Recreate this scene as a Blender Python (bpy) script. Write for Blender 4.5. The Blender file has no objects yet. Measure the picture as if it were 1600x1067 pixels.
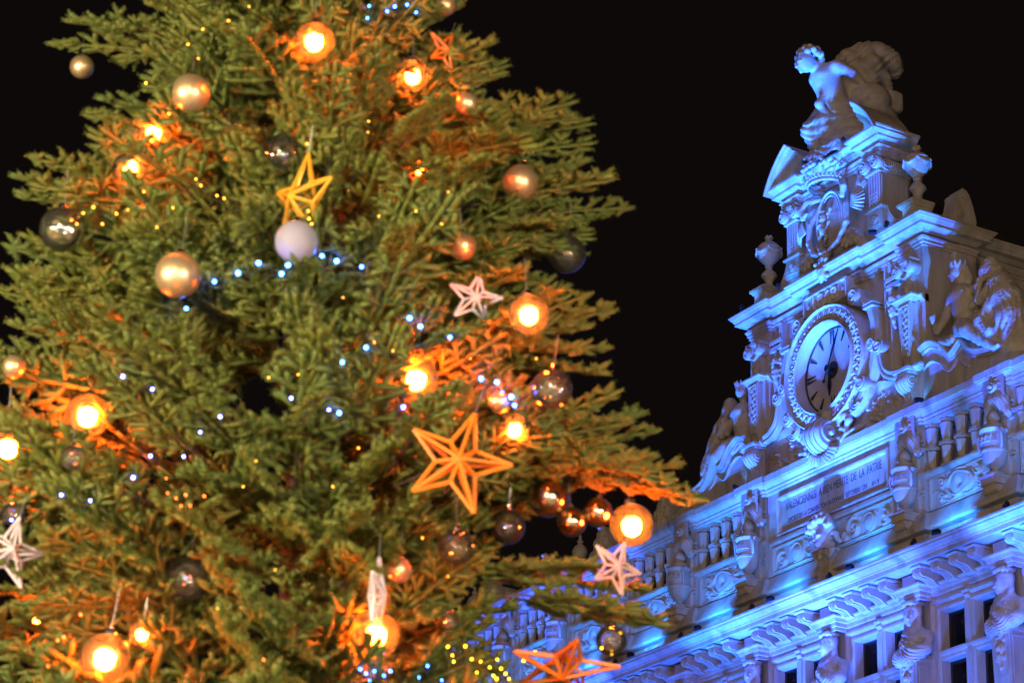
import bpy, math, random
import numpy as np
from math import sin, cos, pi, radians, sqrt, atan2
from mathutils import Vector, Matrix
random.seed(7); rng = np.random.default_rng(7)
S = bpy.context.scene
COL = S.collection
# ------------------------------------------------------------------ camera
GZ = -22.26                                    # height of the square; the origin is on the axis of the clock
CAM = np.array([40.2190, -30.5254, -20.6642])
F_PX, PITCH, ROLL, YAW = 3814., radians(22.591), radians(2.154), radians(28.916)
_az = pi - YAW
V_ = np.array([cos(_az)*cos(PITCH), sin(_az)*cos(PITCH), sin(PITCH)])
_r = np.array([sin(_az), -cos(_az), 0.]); _u = np.cross(_r, V_)
R_ = cos(ROLL)*_r + sin(ROLL)*_u; U_ = -sin(ROLL)*_r + cos(ROLL)*_u
cd = bpy.data.cameras.new('camera'); cam = bpy.data.objects.new('camera', cd); COL.objects.link(cam)
M = Matrix(((R_[0], U_[0], -V_[0], CAM[0]), (R_[1], U_[1], -V_[1], CAM[1]), (R_[2], U_[2], -V_[2], CAM[2]), (0, 0, 0, 1)))
cam.matrix_world = M
cd.sensor_width = 36; cd.lens = F_PX/1600*36; cd.clip_start = .1; cd.clip_end = 4000
cd.dof.use_dof = True; cd.dof.focus_distance = 55; cd.dof.aperture_fstop = 4.2; cd.dof.aperture_blades = 0
S.camera = cam
# ------------------------------------------------------------------ night sky, town glow, exposure
W = bpy.data.worlds.new('World'); S.world = W; W.use_nodes = True
nt = W.node_tree; nt.nodes.clear()
wo = nt.nodes.new('ShaderNodeOutputWorld'); bg = nt.nodes.new('ShaderNodeBackground'); bg2 = nt.nodes.new('ShaderNodeBackground')
add = nt.nodes.new('ShaderNodeAddShader'); sky = nt.nodes.new('ShaderNodeTexSky')
sky.sky_type = 'NISHITA'; sky.sun_disc = False; sky.sun_elevation = radians(-4); sky.sun_rotation = radians(130)
bg.inputs[1].default_value = .0005
nt.links.new(sky.outputs[0], bg.inputs[0])
bg2.inputs[0].default_value = (.0042, .0027, .0026, 1); bg2.inputs[1].default_value = 1
nt.links.new(bg.outputs[0], add.inputs[0]); nt.links.new(bg2.outputs[0], add.inputs[1]); nt.links.new(add.outputs[0], wo.inputs[0])
sl = bpy.data.lights.new('town_glow', 'SUN'); sun = bpy.data.objects.new('town_glow', sl); COL.objects.link(sun)
sl.energy = .43; sl.angle = radians(35); sl.color = (1, .60, .31)
sun.rotation_euler = Vector((-.62, .78, -.10)).to_track_quat('-Z', 'Y').to_euler()
S.view_settings.view_transform = 'Standard'; S.view_settings.look = 'None'
S.view_settings.exposure = 0; S.view_settings.gamma = 1; S.view_settings.use_curve_mapping = False
S.render.engine = 'CYCLES'
S.cycles.use_denoising = True
S.cycles.max_bounces = 6; S.cycles.diffuse_bounces = 2; S.cycles.glossy_bounces = 3; S.cycles.transmission_bounces = 6; S.cycles.transparent_max_bounces = 10
S.cycles.sample_clamp_indirect = 6; S.cycles.caustics_reflective = False; S.cycles.caustics_refractive = False
# ------------------------------------------------------------------ helpers
def pray(x, y):
    d = F_PX*V_ + (x-800)*R_ + (533.5-y)*U_
    return d/np.linalg.norm(d)
def mat(name, col, rough=.6, metal=0, **k):
    m = bpy.data.materials.new(name); m.use_nodes = True
    b = m.node_tree.nodes['Principled BSDF']
    b.inputs['Base Color'].default_value = (*col, 1); b.inputs['Roughness'].default_value = rough; b.inputs['Metallic'].default_value = metal
    for a, v in k.items():
        b.inputs[a.replace('_', ' ')].default_value = v
    return m
def noisy(m, c1, c2, scale=3, c3=None, bump=.0, bscale=40, streak=False):
    t = m.node_tree; b = t.nodes['Principled BSDF']
    tc = t.nodes.new('ShaderNodeTexCoord'); mp = t.nodes.new('ShaderNodeMapping'); t.links.new(tc.outputs['Object'], mp.inputs[0])
    if streak: mp.inputs['Scale'].default_value = (2.2, 2.2, .55)
    n = t.nodes.new('ShaderNodeTexNoise'); n.inputs['Scale'].default_value = scale; n.inputs['Detail'].default_value = 8; n.inputs['Roughness'].default_value = .65
    t.links.new(mp.outputs[0], n.inputs[0])
    r = t.nodes.new('ShaderNodeValToRGB'); r.color_ramp.elements[0].position = .35; r.color_ramp.elements[1].position = .62
    r.color_ramp.elements[0].color = (*c1, 1); r.color_ramp.elements[1].color = (*c2, 1)
    t.links.new(n.outputs[0], r.inputs[0]); out = r.outputs[0]
    if c3:
        n2 = t.nodes.new('ShaderNodeTexNoise'); n2.inputs['Scale'].default_value = scale*.45; n2.inputs['Detail'].default_value = 9; t.links.new(mp.outputs[0], n2.inputs[0])
        r2 = t.nodes.new('ShaderNodeValToRGB'); r2.color_ramp.elements[0].position = .56; r2.color_ramp.elements[1].position = .72
        r2.color_ramp.elements[0].color = (0, 0, 0, 1); r2.color_ramp.elements[1].color = (.75, .75, .75, 1); t.links.new(n2.outputs[0], r2.inputs[0])
        mx = t.nodes.new('ShaderNodeMixRGB'); t.links.new(r2.outputs[0], mx.inputs[0]); t.links.new(out, mx.inputs[1]); mx.inputs[2].default_value = (*c3, 1); out = mx.outputs[0]
    t.links.new(out, b.inputs['Base Color'])
    if bump:
        n3 = t.nodes.new('ShaderNodeTexNoise'); n3.inputs['Scale'].default_value = bscale; n3.inputs['Detail'].default_value = 6; t.links.new(tc.outputs['Object'], n3.inputs[0])
        bp = t.nodes.new('ShaderNodeBump'); bp.inputs['Strength'].default_value = bump; bp.inputs['Distance'].default_value = .02
        t.links.new(n3.outputs[0], bp.inputs['Height']); t.links.new(bp.outputs[0], b.inputs['Normal'])
    return m
WL = {}                                          # world position of every parent-able object
def wl(o): return WL.get(o.name, Vector((0, 0, 0)))
def link(name, data, parent=None, loc=(0, 0, 0), rot=None):
    o = bpy.data.objects.new(name, data); COL.objects.link(o)
    loc = Vector(loc); WL[o.name] = loc
    if parent: o.parent = parent; o.location = loc - wl(parent)
    else: o.location = loc
    if rot is not None: o.rotation_euler = rot
    return o
def tag(o, label=None, cat=None, group=None, kind=None):
    for k, v in (('label', label), ('category', cat), ('group', group), ('kind', kind)):
        if v: o[k] = v
    return o
def thing(name, loc, label, cat, group=None, rot=None):
    return tag(link(name, None, None, loc, rot), label, cat, group)
class MB:
    def __init__(s): s.v = []; s.f = []; s.n = 0
    def add(s, v, f):
        v = np.asarray(v, float).reshape(-1, 3); s.v.append(v); n = s.n
        s.f.extend([tuple(i+n for i in q) for q in f]); s.n += len(v); return s
    def box(s, x0, x1, y0, y1, z0, z1, bev=0):
        v = [(x, y, z) for x in (x0, x1) for y in (y0, y1) for z in (z0, z1)]
        return s.add(v, [(0, 1, 3, 2), (4, 6, 7, 5), (0, 4, 5, 1), (2, 3, 7, 6), (0, 2, 6, 4), (1, 5, 7, 3)])
    def taper(s, x, y0, y1, z0, z1, w0, w1, d0=0):   # tapered block centred on x, front y0 (at the top) set back d0 at the foot
        v = [(x-w0, y0+d0, z0), (x+w0, y0+d0, z0), (x+w0, y1, z0), (x-w0, y1, z0), (x-w1, y0, z1), (x+w1, y0, z1), (x+w1, y1, z1), (x-w1, y1, z1)]
        return s.add(v, [(0, 3, 2, 1), (4, 5, 6, 7), (0, 1, 5, 4), (1, 2, 6, 5), (2, 3, 7, 6), (3, 0, 4, 7)])
    def prism_x(s, prof, x0, x1):                   # prof = [(y, z)] swept along x
        n = len(prof); v = [(x0, y, z) for y, z in prof]+[(x1, y, z) for y, z in prof]
        f = [(i, (i+1) % n, n+(i+1) % n, n+i) for i in range(n)]+[tuple(range(n))[::-1], tuple(range(n, 2*n))]
        return s.add(v, f)
    def prism_y(s, prof, y0, y1):                   # prof = [(x, z)] swept along y
        n = len(prof); v = [(x, y0, z) for x, z in prof]+[(x, y1, z) for x, z in prof]
        f = [(i, (i+1) % n, n+(i+1) % n, n+i) for i in range(n)]+[tuple(range(n))[::-1], tuple(range(n, 2*n))]
        return s.add(v, f)
    def lathe(s, prof, c=(0, 0, 0), seg=20, axis='z', caps=True):   # prof [(r, h)]
        v = []
        for r, h in prof:
            for i in range(seg):
                a = 2*pi*i/seg
                if axis == 'z': v.append((c[0]+r*cos(a), c[1]+r*sin(a), c[2]+h))
                elif axis == 'y': v.append((c[0]+r*cos(a), c[1]+h, c[2]+r*sin(a)))
                else: v.append((c[0]+h, c[1]+r*cos(a), c[2]+r*sin(a)))
        f = []
        for j in range(len(prof)-1):
            for i in range(seg):
                k = (i+1) % seg; f.append((j*seg+i, j*seg+k, (j+1)*seg+k, (j+1)*seg+i))
        if caps: f += [tuple(range(seg))[::-1], tuple(range((len(prof)-1)*seg, len(prof)*seg))]
        return s.add(v, f)
    def tube(s, pts, r, seg=6, close=False):
        P = np.asarray(pts, float); n = len(P); rr = np.broadcast_to(r, (n,)) if np.ndim(r) else np.full(n, r)
        T = np.gradient(P, axis=0) if not close else np.roll(P, -1, 0)-np.roll(P, 1, 0)
        T /= np.linalg.norm(T, axis=1)[:, None]+1e-9
        up = np.array([0, 0, 1.]) if abs(T[0][2]) < .9 else np.array([1., 0, 0])
        v = []
        for i in range(n):
            a = np.cross(T[i], up); a /= np.linalg.norm(a)+1e-9; b = np.cross(a, T[i]); up = b
            for k in range(seg):
                t = 2*pi*k/seg; v.append(P[i]+rr[i]*(cos(t)*a+sin(t)*b))
        f = []; m = n if close else n-1
        for i in range(m):
            j = (i+1) % n
            for k in range(seg):
                l = (k+1) % seg; f.append((i*seg+k, i*seg+l, j*seg+l, j*seg+k))
        if not close: f += [tuple(range(seg))[::-1], tuple(range((n-1)*seg, n*seg))]
        return s.add(v, f)
    def sphere(s, c, r, seg=14, rings=8):
        r = np.broadcast_to(r, (3,)) if np.ndim(r) else (r, r, r); v = []; f = []
        for j in range(rings+1):
            t = pi*j/rings
            for i in range(seg):
                a = 2*pi*i/seg; v.append((c[0]+r[0]*sin(t)*cos(a), c[1]+r[1]*sin(t)*sin(a), c[2]+r[2]*cos(t)))
        for j in range(rings):
            for i in range(seg):
                k = (i+1) % seg; f.append((j*seg+i, (j+1)*seg+i, (j+1)*seg+k, j*seg+k))
        return s.add(v, f)
    def sweep(s, prof, path, close_prof=True):
        """prof [(out, z)] swept along a plan path [(x, y)], out is to the right of travel"""
        P = np.asarray(path, float); n = len(P); nrm = []
        for i in range(n):
            ds = []
            if i > 0: d = P[i]-P[i-1]; ds.append(d/np.linalg.norm(d))
            if i < n-1: d = P[i+1]-P[i]; ds.append(d/np.linalg.norm(d))
            ns = [np.array([d[1], -d[0]]) for d in ds]
            m = sum(ns); m = m/np.linalg.norm(m); m = m/max(.25, m@ns[0]); nrm.append(m)
        k = len(prof); v = []
        for i in range(n):
            for o, z in prof: q = P[i]+nrm[i]*o; v.append((q[0], q[1], z))
        f = []
        for i in range(n-1):
            for j in range(k if close_prof else k-1):
                l = (j+1) % k; f.append((i*k+j, i*k+l, (i+1)*k+l, (i+1)*k+j))
        if close_prof: f += [tuple(range(k)), tuple(range((n-1)*k, n*k))[::-1]]
        return s.add(v, f)
    def ribbon(s, path, prof):
        """path [(x, z)] in the facade plane; prof [(n, y)] section: n = offset along the left normal, y = depth"""
        P = np.asarray(path, float); n = len(P); T = np.gradient(P, axis=0); T /= np.linalg.norm(T, axis=1)[:, None]+1e-9
        N = np.stack([-T[:, 1], T[:, 0]], 1); k = len(prof); v = []
        for i in range(n):
            for a, y in prof: q = P[i]+N[i]*a; v.append((q[0], y, q[1]))
        f = [(i*k+j, i*k+(j+1) % k, (i+1)*k+(j+1) % k, (i+1)*k+j) for i in range(n-1) for j in range(k)]
        f += [tuple(range(k)), tuple(range((n-1)*k, n*k))[::-1]]
        return s.add(v, f)
    def mesh(s, name, m, smooth=None, origin=(0, 0, 0)):
        me = bpy.data.meshes.new(name)
        v = np.concatenate(s.v)-np.asarray(origin, float)
        me.from_pydata(v.tolist(), [], s.f); me.update()
        if m: me.materials.append(m)
        import bmesh
        b = bmesh.new(); b.from_mesh(me); bmesh.ops.recalc_face_normals(b, faces=b.faces); b.to_mesh(me); b.free()
        if smooth is not None:
            me.shade_smooth()
            if smooth < 170: me.set_sharp_from_angle(angle=radians(smooth))
        return me
    def obj(s, name, m, parent=None, smooth=None, origin=None):
        if origin is None: origin = wl(parent) if parent else (0, 0, 0)
        return link(name, s.mesh(name, m, smooth, origin), parent, origin)
def split_obj(mb, name, m, parent=None, smooth=None, gap=.04):
    """link every far-apart piece of mb as an object of its own"""
    V = np.concatenate(mb.v); par = list(range(len(V)))
    def find(i):
        while par[i] != i: par[i] = par[par[i]]; i = par[i]
        return i
    for f in mb.f:
        a = find(f[0])
        for j in f[1:]: par[find(j)] = a
    root = np.array([find(i) for i in range(len(V))]); ids = sorted({root[f[0]] for f in mb.f})
    bb = [(V[root == i].min(0)-gap/2, V[root == i].max(0)+gap/2) for i in ids]; cl = list(range(len(ids)))
    def fc(i):
        while cl[i] != i: i = cl[i]
        return i
    for i in range(len(ids)):
        for j in range(i+1, len(ids)):
            if fc(i) != fc(j) and (bb[i][0] <= bb[j][1]).all() and (bb[j][0] <= bb[i][1]).all(): cl[fc(j)] = fc(i)
    out = []
    for c in sorted({fc(i) for i in range(len(ids))}):
        keep = {ids[i] for i in range(len(ids)) if fc(i) == c}; idx = [i for i in range(len(V)) if root[i] in keep]; mp = {q: n for n, q in enumerate(idx)}
        o = MB(); o.add(V[idx], [tuple(mp[i] for i in f) for f in mb.f if root[f[0]] in keep]); out.append(o.obj(name, m, parent, smooth))
    return out
def mirror(mb):
    o = MB(); o.add(np.concatenate(mb.v)*np.array([-1, 1, 1]), mb.f); return o
def arc(cx, cz, r, a0, a1, n=14): return [(cx+r*cos(radians(a0+(a1-a0)*i/n)), cz+r*sin(radians(a0+(a1-a0)*i/n))) for i in range(n+1)]
def spiral(cx, cz, r0, r1, a0, turns, n=28):
    return [(cx+(r0+(r1-r0)*(i/n)**.8)*cos(radians(a0)+turns*2*pi*i/n), cz+(r0+(r1-r0)*(i/n)**.8)*sin(radians(a0)+turns*2*pi*i/n)) for i in range(n+1)]
def bez(pts, n=16):
    """smooth curve through the points"""
    P = np.asarray(pts, float); out = []
    for i in range(len(P)-1):
        p0 = P[max(i-1, 0)]; p1 = P[i]; p2 = P[i+1]; p3 = P[min(i+2, len(P)-1)]
        for t in np.linspace(0, 1, n, endpoint=(i == len(P)-2)):
            out.append(.5*((2*p1)+(-p0+p2)*t+(2*p0-5*p1+4*p2-p3)*t*t+(-p0+3*p1-3*p2+p3)*t**3))
    return [tuple(q) for q in out]
# ---- relief panels: strokes pressed up from a flat field
def relief(mb, x0, x1, z0, z1, y, strokes, res=.017, edge=0):
    """strokes: list of (points [(x, z)], radius or (r0, r1), height factor). Front surface at y - h."""
    nx = int((x1-x0)/res)+1; nz = int((z1-z0)/res)+1
    X, Z = np.meshgrid(np.linspace(x0, x1, nx), np.linspace(z0, z1, nz)); H = np.zeros_like(X)
    for pts, r, hf in strokes:
        P = np.asarray(pts, float)
        if len(P) > 1:
            seg = np.linalg.norm(np.diff(P, axis=0), axis=1); L = np.r_[0, np.cumsum(seg)]; n = max(2, int(L[-1]/(res*.7)))
            t = np.linspace(0, L[-1], n); P = np.stack([np.interp(t, L, P[:, 0]), np.interp(t, L, P[:, 1])], 1)
        n = len(P); rr = np.linspace(r[0], r[1], n) if np.ndim(r) else np.full(n, r)
        for (a, b), q in zip(P, rr):
            i0 = max(0, int((a-q-x0)/(x1-x0)*(nx-1))); i1 = min(nx, int((a+q-x0)/(x1-x0)*(nx-1))+2)
            j0 = max(0, int((b-q-z0)/(z1-z0)*(nz-1))); j1 = min(nz, int((b+q-z0)/(z1-z0)*(nz-1))+2)
            if i0 >= i1 or j0 >= j1: continue
            d = q*q-(X[j0:j1, i0:i1]-a)**2-(Z[j0:j1, i0:i1]-b)**2
            H[j0:j1, i0:i1] = np.maximum(H[j0:j1, i0:i1], hf*np.sqrt(np.maximum(d, 0)))
    v = np.stack([X, y-H*1.45, Z], -1).reshape(-1, 3)
    i = np.arange(nx-1)[None, :]; j = np.arange(nz-1)[:, None]; a = (j*nx+i)
    f = np.stack([a, a+1, a+nx+1, a+nx], -1).reshape(-1, 4)
    mb.add(v, f.tolist()); return mb
def leaf(x, z, ang, L, w=.3, n=5, hf=1.0):
    """strokes of an acanthus leaf"""
    out = []; a = radians(ang); dx, dz = cos(a), sin(a); nx_, nz_ = -dz, dx
    out.append(([(x, z), (x+dx*L, z+dz*L)], (L*w*.22, L*w*.1), hf))
    for i in range(n):
        t = .12+.75*i/(n-1); l = L*w*(1.15-t*.75)
        for sgn in (1, -1):
            bx, bz = x+dx*L*t, z+dz*L*t
            out.append((bez([(bx, bz), (bx+dx*l*.5+nx_*sgn*l*.55, bz+dz*l*.5+nz_*sgn*l*.55), (bx+dx*l*.75+nx_*sgn*l, bz+dz*l*.75+nz_*sgn*l)], 5), (L*w*.16, L*w*.09), hf*.9))
    return out
# ---- sculpture: signed-distance bodies meshed with surface nets
class SDF:
    def __init__(s, lo, hi, res):
        s.lo = np.array(lo, float); s.hi = np.array(hi, float); n = np.ceil((s.hi-s.lo)/res).astype(int)+1
        s.res = res; s.ax = [s.lo[i]+res*np.arange(n[i]) for i in range(3)]
        s.X, s.Y, s.Z = np.meshgrid(*s.ax, indexing='ij'); s.X = s.X.astype('f4'); s.Y = s.Y.astype('f4'); s.Z = s.Z.astype('f4')
        s.D = np.full(s.X.shape, 9., 'f4')
    def sm(s, d, k):
        if k <= 0: s.D = np.minimum(s.D, d); return
        h = np.maximum(k-np.abs(s.D-d), 0)/k; s.D = np.minimum(s.D, d)-h*h*k*.25
    def cap(s, a, b, r0, r1=None, k=.06, flat=None):
        a = np.array(a, 'f4'); b = np.array(b, 'f4'); r1 = r0 if r1 is None else r1; ba = b-a
        px, py, pz = s.X-a[0], s.Y-a[1], s.Z-a[2]
        h = np.clip((px*ba[0]+py*ba[1]+pz*ba[2])/max(ba@ba, 1e-9), 0, 1)
        d = np.sqrt((px-ba[0]*h)**2+(py-ba[1]*h)**2+(pz-ba[2]*h)**2)-(r0+(r1-r0)*h); s.sm(d, k); return s
    def chain(s, pts, rs, k=.06):
        for i in range(len(pts)-1): s.cap(pts[i], pts[i+1], rs[i], rs[i+1], k)
        return s
    def ell(s, c, r, k=.06, rot=None):
        P = np.stack([s.X-c[0], s.Y-c[1], s.Z-c[2]], -1)
        if rot is not None: P = P@np.array(Matrix.Rotation(radians(rot[0]), 3, rot[1]), 'f4')
        r = np.array(r, 'f4'); q = np.linalg.norm(P/r, axis=-1); q2 = np.linalg.norm(P/(r*r), axis=-1)+1e-6
        s.sm(q*(q-1)/q2, k); return s
    def box(s, c, h, r=.02, k=.02):
        qx, qy, qz = np.abs(s.X-c[0])-h[0]+r, np.abs(s.Y-c[1])-h[1]+r, np.abs(s.Z-c[2])-h[2]+r
        d = np.sqrt(np.maximum(qx, 0)**2+np.maximum(qy, 0)**2+np.maximum(qz, 0)**2)+np.minimum(np.maximum(qx, np.maximum(qy, qz)), 0)-r
        s.sm(d, k); return s
    def cut(s, a, b, r0, r1=None, k=.02):
        D = s.D; s.D = np.full(D.shape, 9., 'f4'); s.cap(a, b, r0, r1, 0); c = -s.D
        h = np.maximum(k-np.abs(D-c), 0)/k; s.D = np.maximum(D, c)+h*h*k*.25; return s
    def folds(s, c, rad, dirv, freq, amp, warp=.5, sharp=True):
        """cloth folds inside a soft sphere round c"""
        w = np.clip(1.3-np.sqrt((s.X-c[0])**2+(s.Y-c[1])**2+(s.Z-c[2])**2)/rad, 0, 1); w = np.minimum(w*2.5, 1)
        ph = freq*(s.X*dirv[0]+s.Y*dirv[1]+s.Z*dirv[2]+warp*.12*np.sin(s.X*7+s.Z*5)+warp*.1*np.sin(s.Y*9-s.Z*6+1))
        sn = np.sin(ph); s.D = s.D+w*amp*(1-2*np.abs(sn) if sharp else sn); return s
    def curls(s, c, rad, f, amp):
        w = np.clip(1.25-np.sqrt((s.X-c[0])**2+(s.Y-c[1])**2+(s.Z-c[2])**2)/rad, 0, 1); w = np.minimum(w*3, 1)
        s.D = s.D+w*amp*(np.sin(s.X*f+2*np.sin(s.Z*f*.5))*np.sin(s.Y*f+1.3)+np.sin(s.Z*f*1.1)*.8); return s
    def mesh(s, mb):
        D = s.D; inside = D < 0; nx, ny, nz = D.shape
        corners = [(i, j, k) for i in (0, 1) for j in (0, 1) for k in (0, 1)]
        sl_ = lambda A, c: A[c[0]:nx-1+c[0], c[1]:ny-1+c[1], c[2]:nz-1+c[2]]
        cnt = sum(sl_(inside, c).astype('i1') for c in corners); act = (cnt > 0) & (cnt < 8)
        idx = np.argwhere(act); acc = np.zeros((len(idx), 3)); num = np.zeros(len(idx))
        val = {c: D[idx[:, 0]+c[0], idx[:, 1]+c[1], idx[:, 2]+c[2]] for c in corners}
        for c in corners:
            for a in range(3):
                if c[a] == 0:
                    e = list(c); e[a] = 1; e = tuple(e); v0, v1 = val[c], val[e]; m = (v0 < 0) != (v1 < 0)
                    t = np.where(m, v0/(v0-v1+1e-12), 0); p = np.zeros((len(idx), 3)); p[:] = c; p[:, a] += t
                    acc[m] += p[m]; num[m] += 1
        V = (idx+acc/num[:, None])*s.res+s.lo
        ids = np.full(act.shape, -1); ids[tuple(idx.T)] = np.arange(len(idx)); F = []
        for a in range(3):
            b, c = (a+1) % 3, (a+2) % 3
            n0 = [slice(1, -1)]*3; n0[a] = slice(0, -1); n1 = [slice(1, -1)]*3; n1[a] = slice(1, None)
            ch = inside[tuple(n0)] != inside[tuple(n1)]; q = np.argwhere(ch); off = np.ones(3, int); off[a] = 0; q = q+off
            pos = inside[tuple(q.T)]
            def g(db, dc):
                r = q.copy(); r[:, b] -= db; r[:, c] -= dc; return ids[tuple(r.T)]
            quad = np.stack([g(0, 0), g(1, 0), g(1, 1), g(0, 1)], 1); quad[~pos] = quad[~pos][:, ::-1]
            quad = quad[(quad >= 0).all(1)]; F.append(quad)
        mb.add(V, np.concatenate(F).tolist()); return mb
# ------------------------------------------------------------------ materials
STONE = noisy(mat('carved_limestone', (.5, .46, .4), .8), (.44, .40, .35), (.60, .56, .50), 1.7, (.17, .15, .125), .5, 45, True)
STONE2 = noisy(mat('sculpture_stone', (.5, .46, .4), .75), (.46, .42, .37), (.62, .58, .53), 4, (.26, .23, .2), .7, 34)
SLATE = noisy(mat('roof_slate', (.05, .055, .06), .55), (.03, .032, .036), (.06, .062, .07), 6)
DARK = mat('black_painted_metal', (.02, .02, .022), .45, .2)
FLOODM = mat('floodlight_housing', (.03, .03, .033), .4, .5)
GLASSW = bpy.data.materials.new('window_glass'); GLASSW.use_nodes = True
_t = GLASSW.node_tree; _t.nodes.clear(); _o = _t.nodes.new('ShaderNodeOutputMaterial'); _a = _t.nodes.new('ShaderNodeBsdfTransparent'); _a.inputs[0].default_value = (.7, .76, .8, 1); _g = _t.nodes.new('ShaderNodeBsdfGlossy'); _g.inputs['Roughness'].default_value = .03
_l = _t.nodes.new('ShaderNodeLayerWeight'); _l.inputs[0].default_value = .25; _m = _t.nodes.new('ShaderNodeMixShader'); _t.links.new(_l.outputs['Fresnel'], _m.inputs[0]); _t.links.new(_a.outputs[0], _m.inputs[1]); _t.links.new(_g.outputs[0], _m.inputs[2]); _t.links.new(_m.outputs[0], _o.inputs[0])
REFL = mat('reflection_sheet_grey', (.16, .16, .17), .9)
DIAL = noisy(mat('clock_dial_enamel', (.62, .6, .56), .35), (.50, .46, .42), (.58, .54, .50), 3)
BLACK = mat('clock_black', (.012, .012, .012), .4)
ENGR = mat('engraved_letter_paint', (.17, .15, .15), .8)
BARK = noisy(mat('fir_bark', (.12, .08, .05), .9), (.07, .045, .03), (.16, .11, .075), 25, None, .8, 60)
def emis(name, col, s, col2=None):
    m = bpy.data.materials.new(name); m.use_nodes = True; b = m.node_tree.nodes['Principled BSDF']
    b.inputs['Base Color'].default_value = (.02, .02, .02, 1); b.inputs['Emission Color'].default_value = (*col, 1); b.inputs['Emission Strength'].default_value = s
    return m
# ------------------------------------------------------------------ the square
g = MB(); g.box(-900, 900, -900, 900, GZ-.4, GZ)
tag(g.obj('ground', noisy(mat('granite_setts', (.16, .15, .14), .6), (.11, .105, .1), (.2, .19, .175), 5)), 'stone paved square in front of the town hall', kind='structure')
# ================================================================== TOWN HALL
hall = thing('town_hall', (0, 0, GZ), 'pale carved stone town hall with a clock gable, floodlit in blue behind the fir tree', 'town hall')
BW = 2.8; K0, K1 = -7, 3                          # bays
XL, XR = K0*BW, K1*BW+1.4
b = MB()
b.box(XL, XR, .42, 12, GZ, -5.4)                  # body behind the window wall
for k in range(K0, K1+1):                         # piers between the windows (front face y = -.1)
    b.box(k*BW-.47, k*BW+.47, -.1, .42, -12.4, -6.33)
b.box(XL, XR, -.1, .42, GZ, -12.4)
for k in range(K0, K1+1): b.box(k*BW+.47, k*BW+2.33, -.097, .42, -6.5, -6.33)
b.box(XL, XR, -.12, .42, -6.33, -5.4)
split_obj(b, 'wall', STONE, hall, gap=.01)
# --- architrave with breaks over the herms
path = [(XL, -.12)]
for k in range(K0, K1+1):
    x = k*BW
    path += [(x-.26, -.12), (x-.26, -.42), (x+.26, -.42), (x+.26, -.12)]
path += [(XR, -.12)]
b = MB()
b.sweep([(0, -6.34), (.05, -6.34), (.05, -6.27), (.08, -6.26), (.08, -6.18), (.11, -6.17), (.13, -6.1), (.18, -6.07), (.18, -6.04), (0, -6.04)], path)
b.obj('architrave', STONE, hall, 30)
path2 = []
for k in range(K0, K1+1):
    x = k*BW
    path2 += [(x-.2, -.12), (x-.2, -.5), (x+.2, -.5), (x+.2, -.12)]
b = MB()
for i in range(0, len(path2), 4): b.box(path2[i][0], path2[i+2][0], -.5, -.12, -6.04, -5.8)
split_obj(b, 'frieze_block', STONE, hall)
b = MB()
cp = [(0, -5.8), (.12, -5.8), (.17, -5.76), (.72, -5.76), (.72, -5.775), (.78, -5.775), (.78, -5.69), (.8, -5.68), (.81, -5.65), (.86, -5.62), (.90, -5.585), (.93, -5.58), (.93, -5.535), (.98, -5.53), (.98, -5.49), (.3, -5.42), (0, -5.42)]
b.sweep(cp, [(XL, -.12), (XR, -.12)])
b.obj('main_cornice', STONE, hall, 30)
# --- modillions: scrolled brackets under the cornice
mod = MB()
side = [(-.12, -5.80), (-.73, -5.80), (-.75, -5.83), (-.75, -5.94), (-.7, -5.99), (-.56, -6.0), (-.44, -6.03), (-.36, -6.1), (-.22, -6.14), (-.12, -6.12)]
mod.prism_x(side, -.13, .13)
mod.prism_x([(-.14, -5.785), (-.8, -5.785), (-.8, -5.805), (-.77, -5.83), (-.14, -5.83)], -.165, .165)
cv = bez([(-.755, -5.86), (-.75, -5.95), (-.69, -6.0), (-.56, -6.01), (-.44, -6.04), (-.36, -6.11)], 4)
for xx in (-.05, 0, .05):
    mod.tube([(xx, y-.004, z-.004) for y, z in cv], .018, 5)
mm = mod.mesh('modillion', STONE, 35)
for k in range(K0, K1+1):
    for j in range(5):
        if j == 0: continue
        link('modillion', mm, hall, (k*BW+j*.56, 0, 0))
# mesh vertices are in world height, so lower the copies back to the wall
for o in list(hall.children):
    if o.name.startswith('modillion'): o.location.z = -GZ
# coffer fillets between brackets
b = MB()
b.sweep([(0, -6.05), (.03, -6.05), (.05, -6.03), (.05, -6.0), (0, -6.0)], [(XL, -.121), (XR, -.121)])
b.obj('bed_moulding', STONE, hall, 30)
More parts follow.
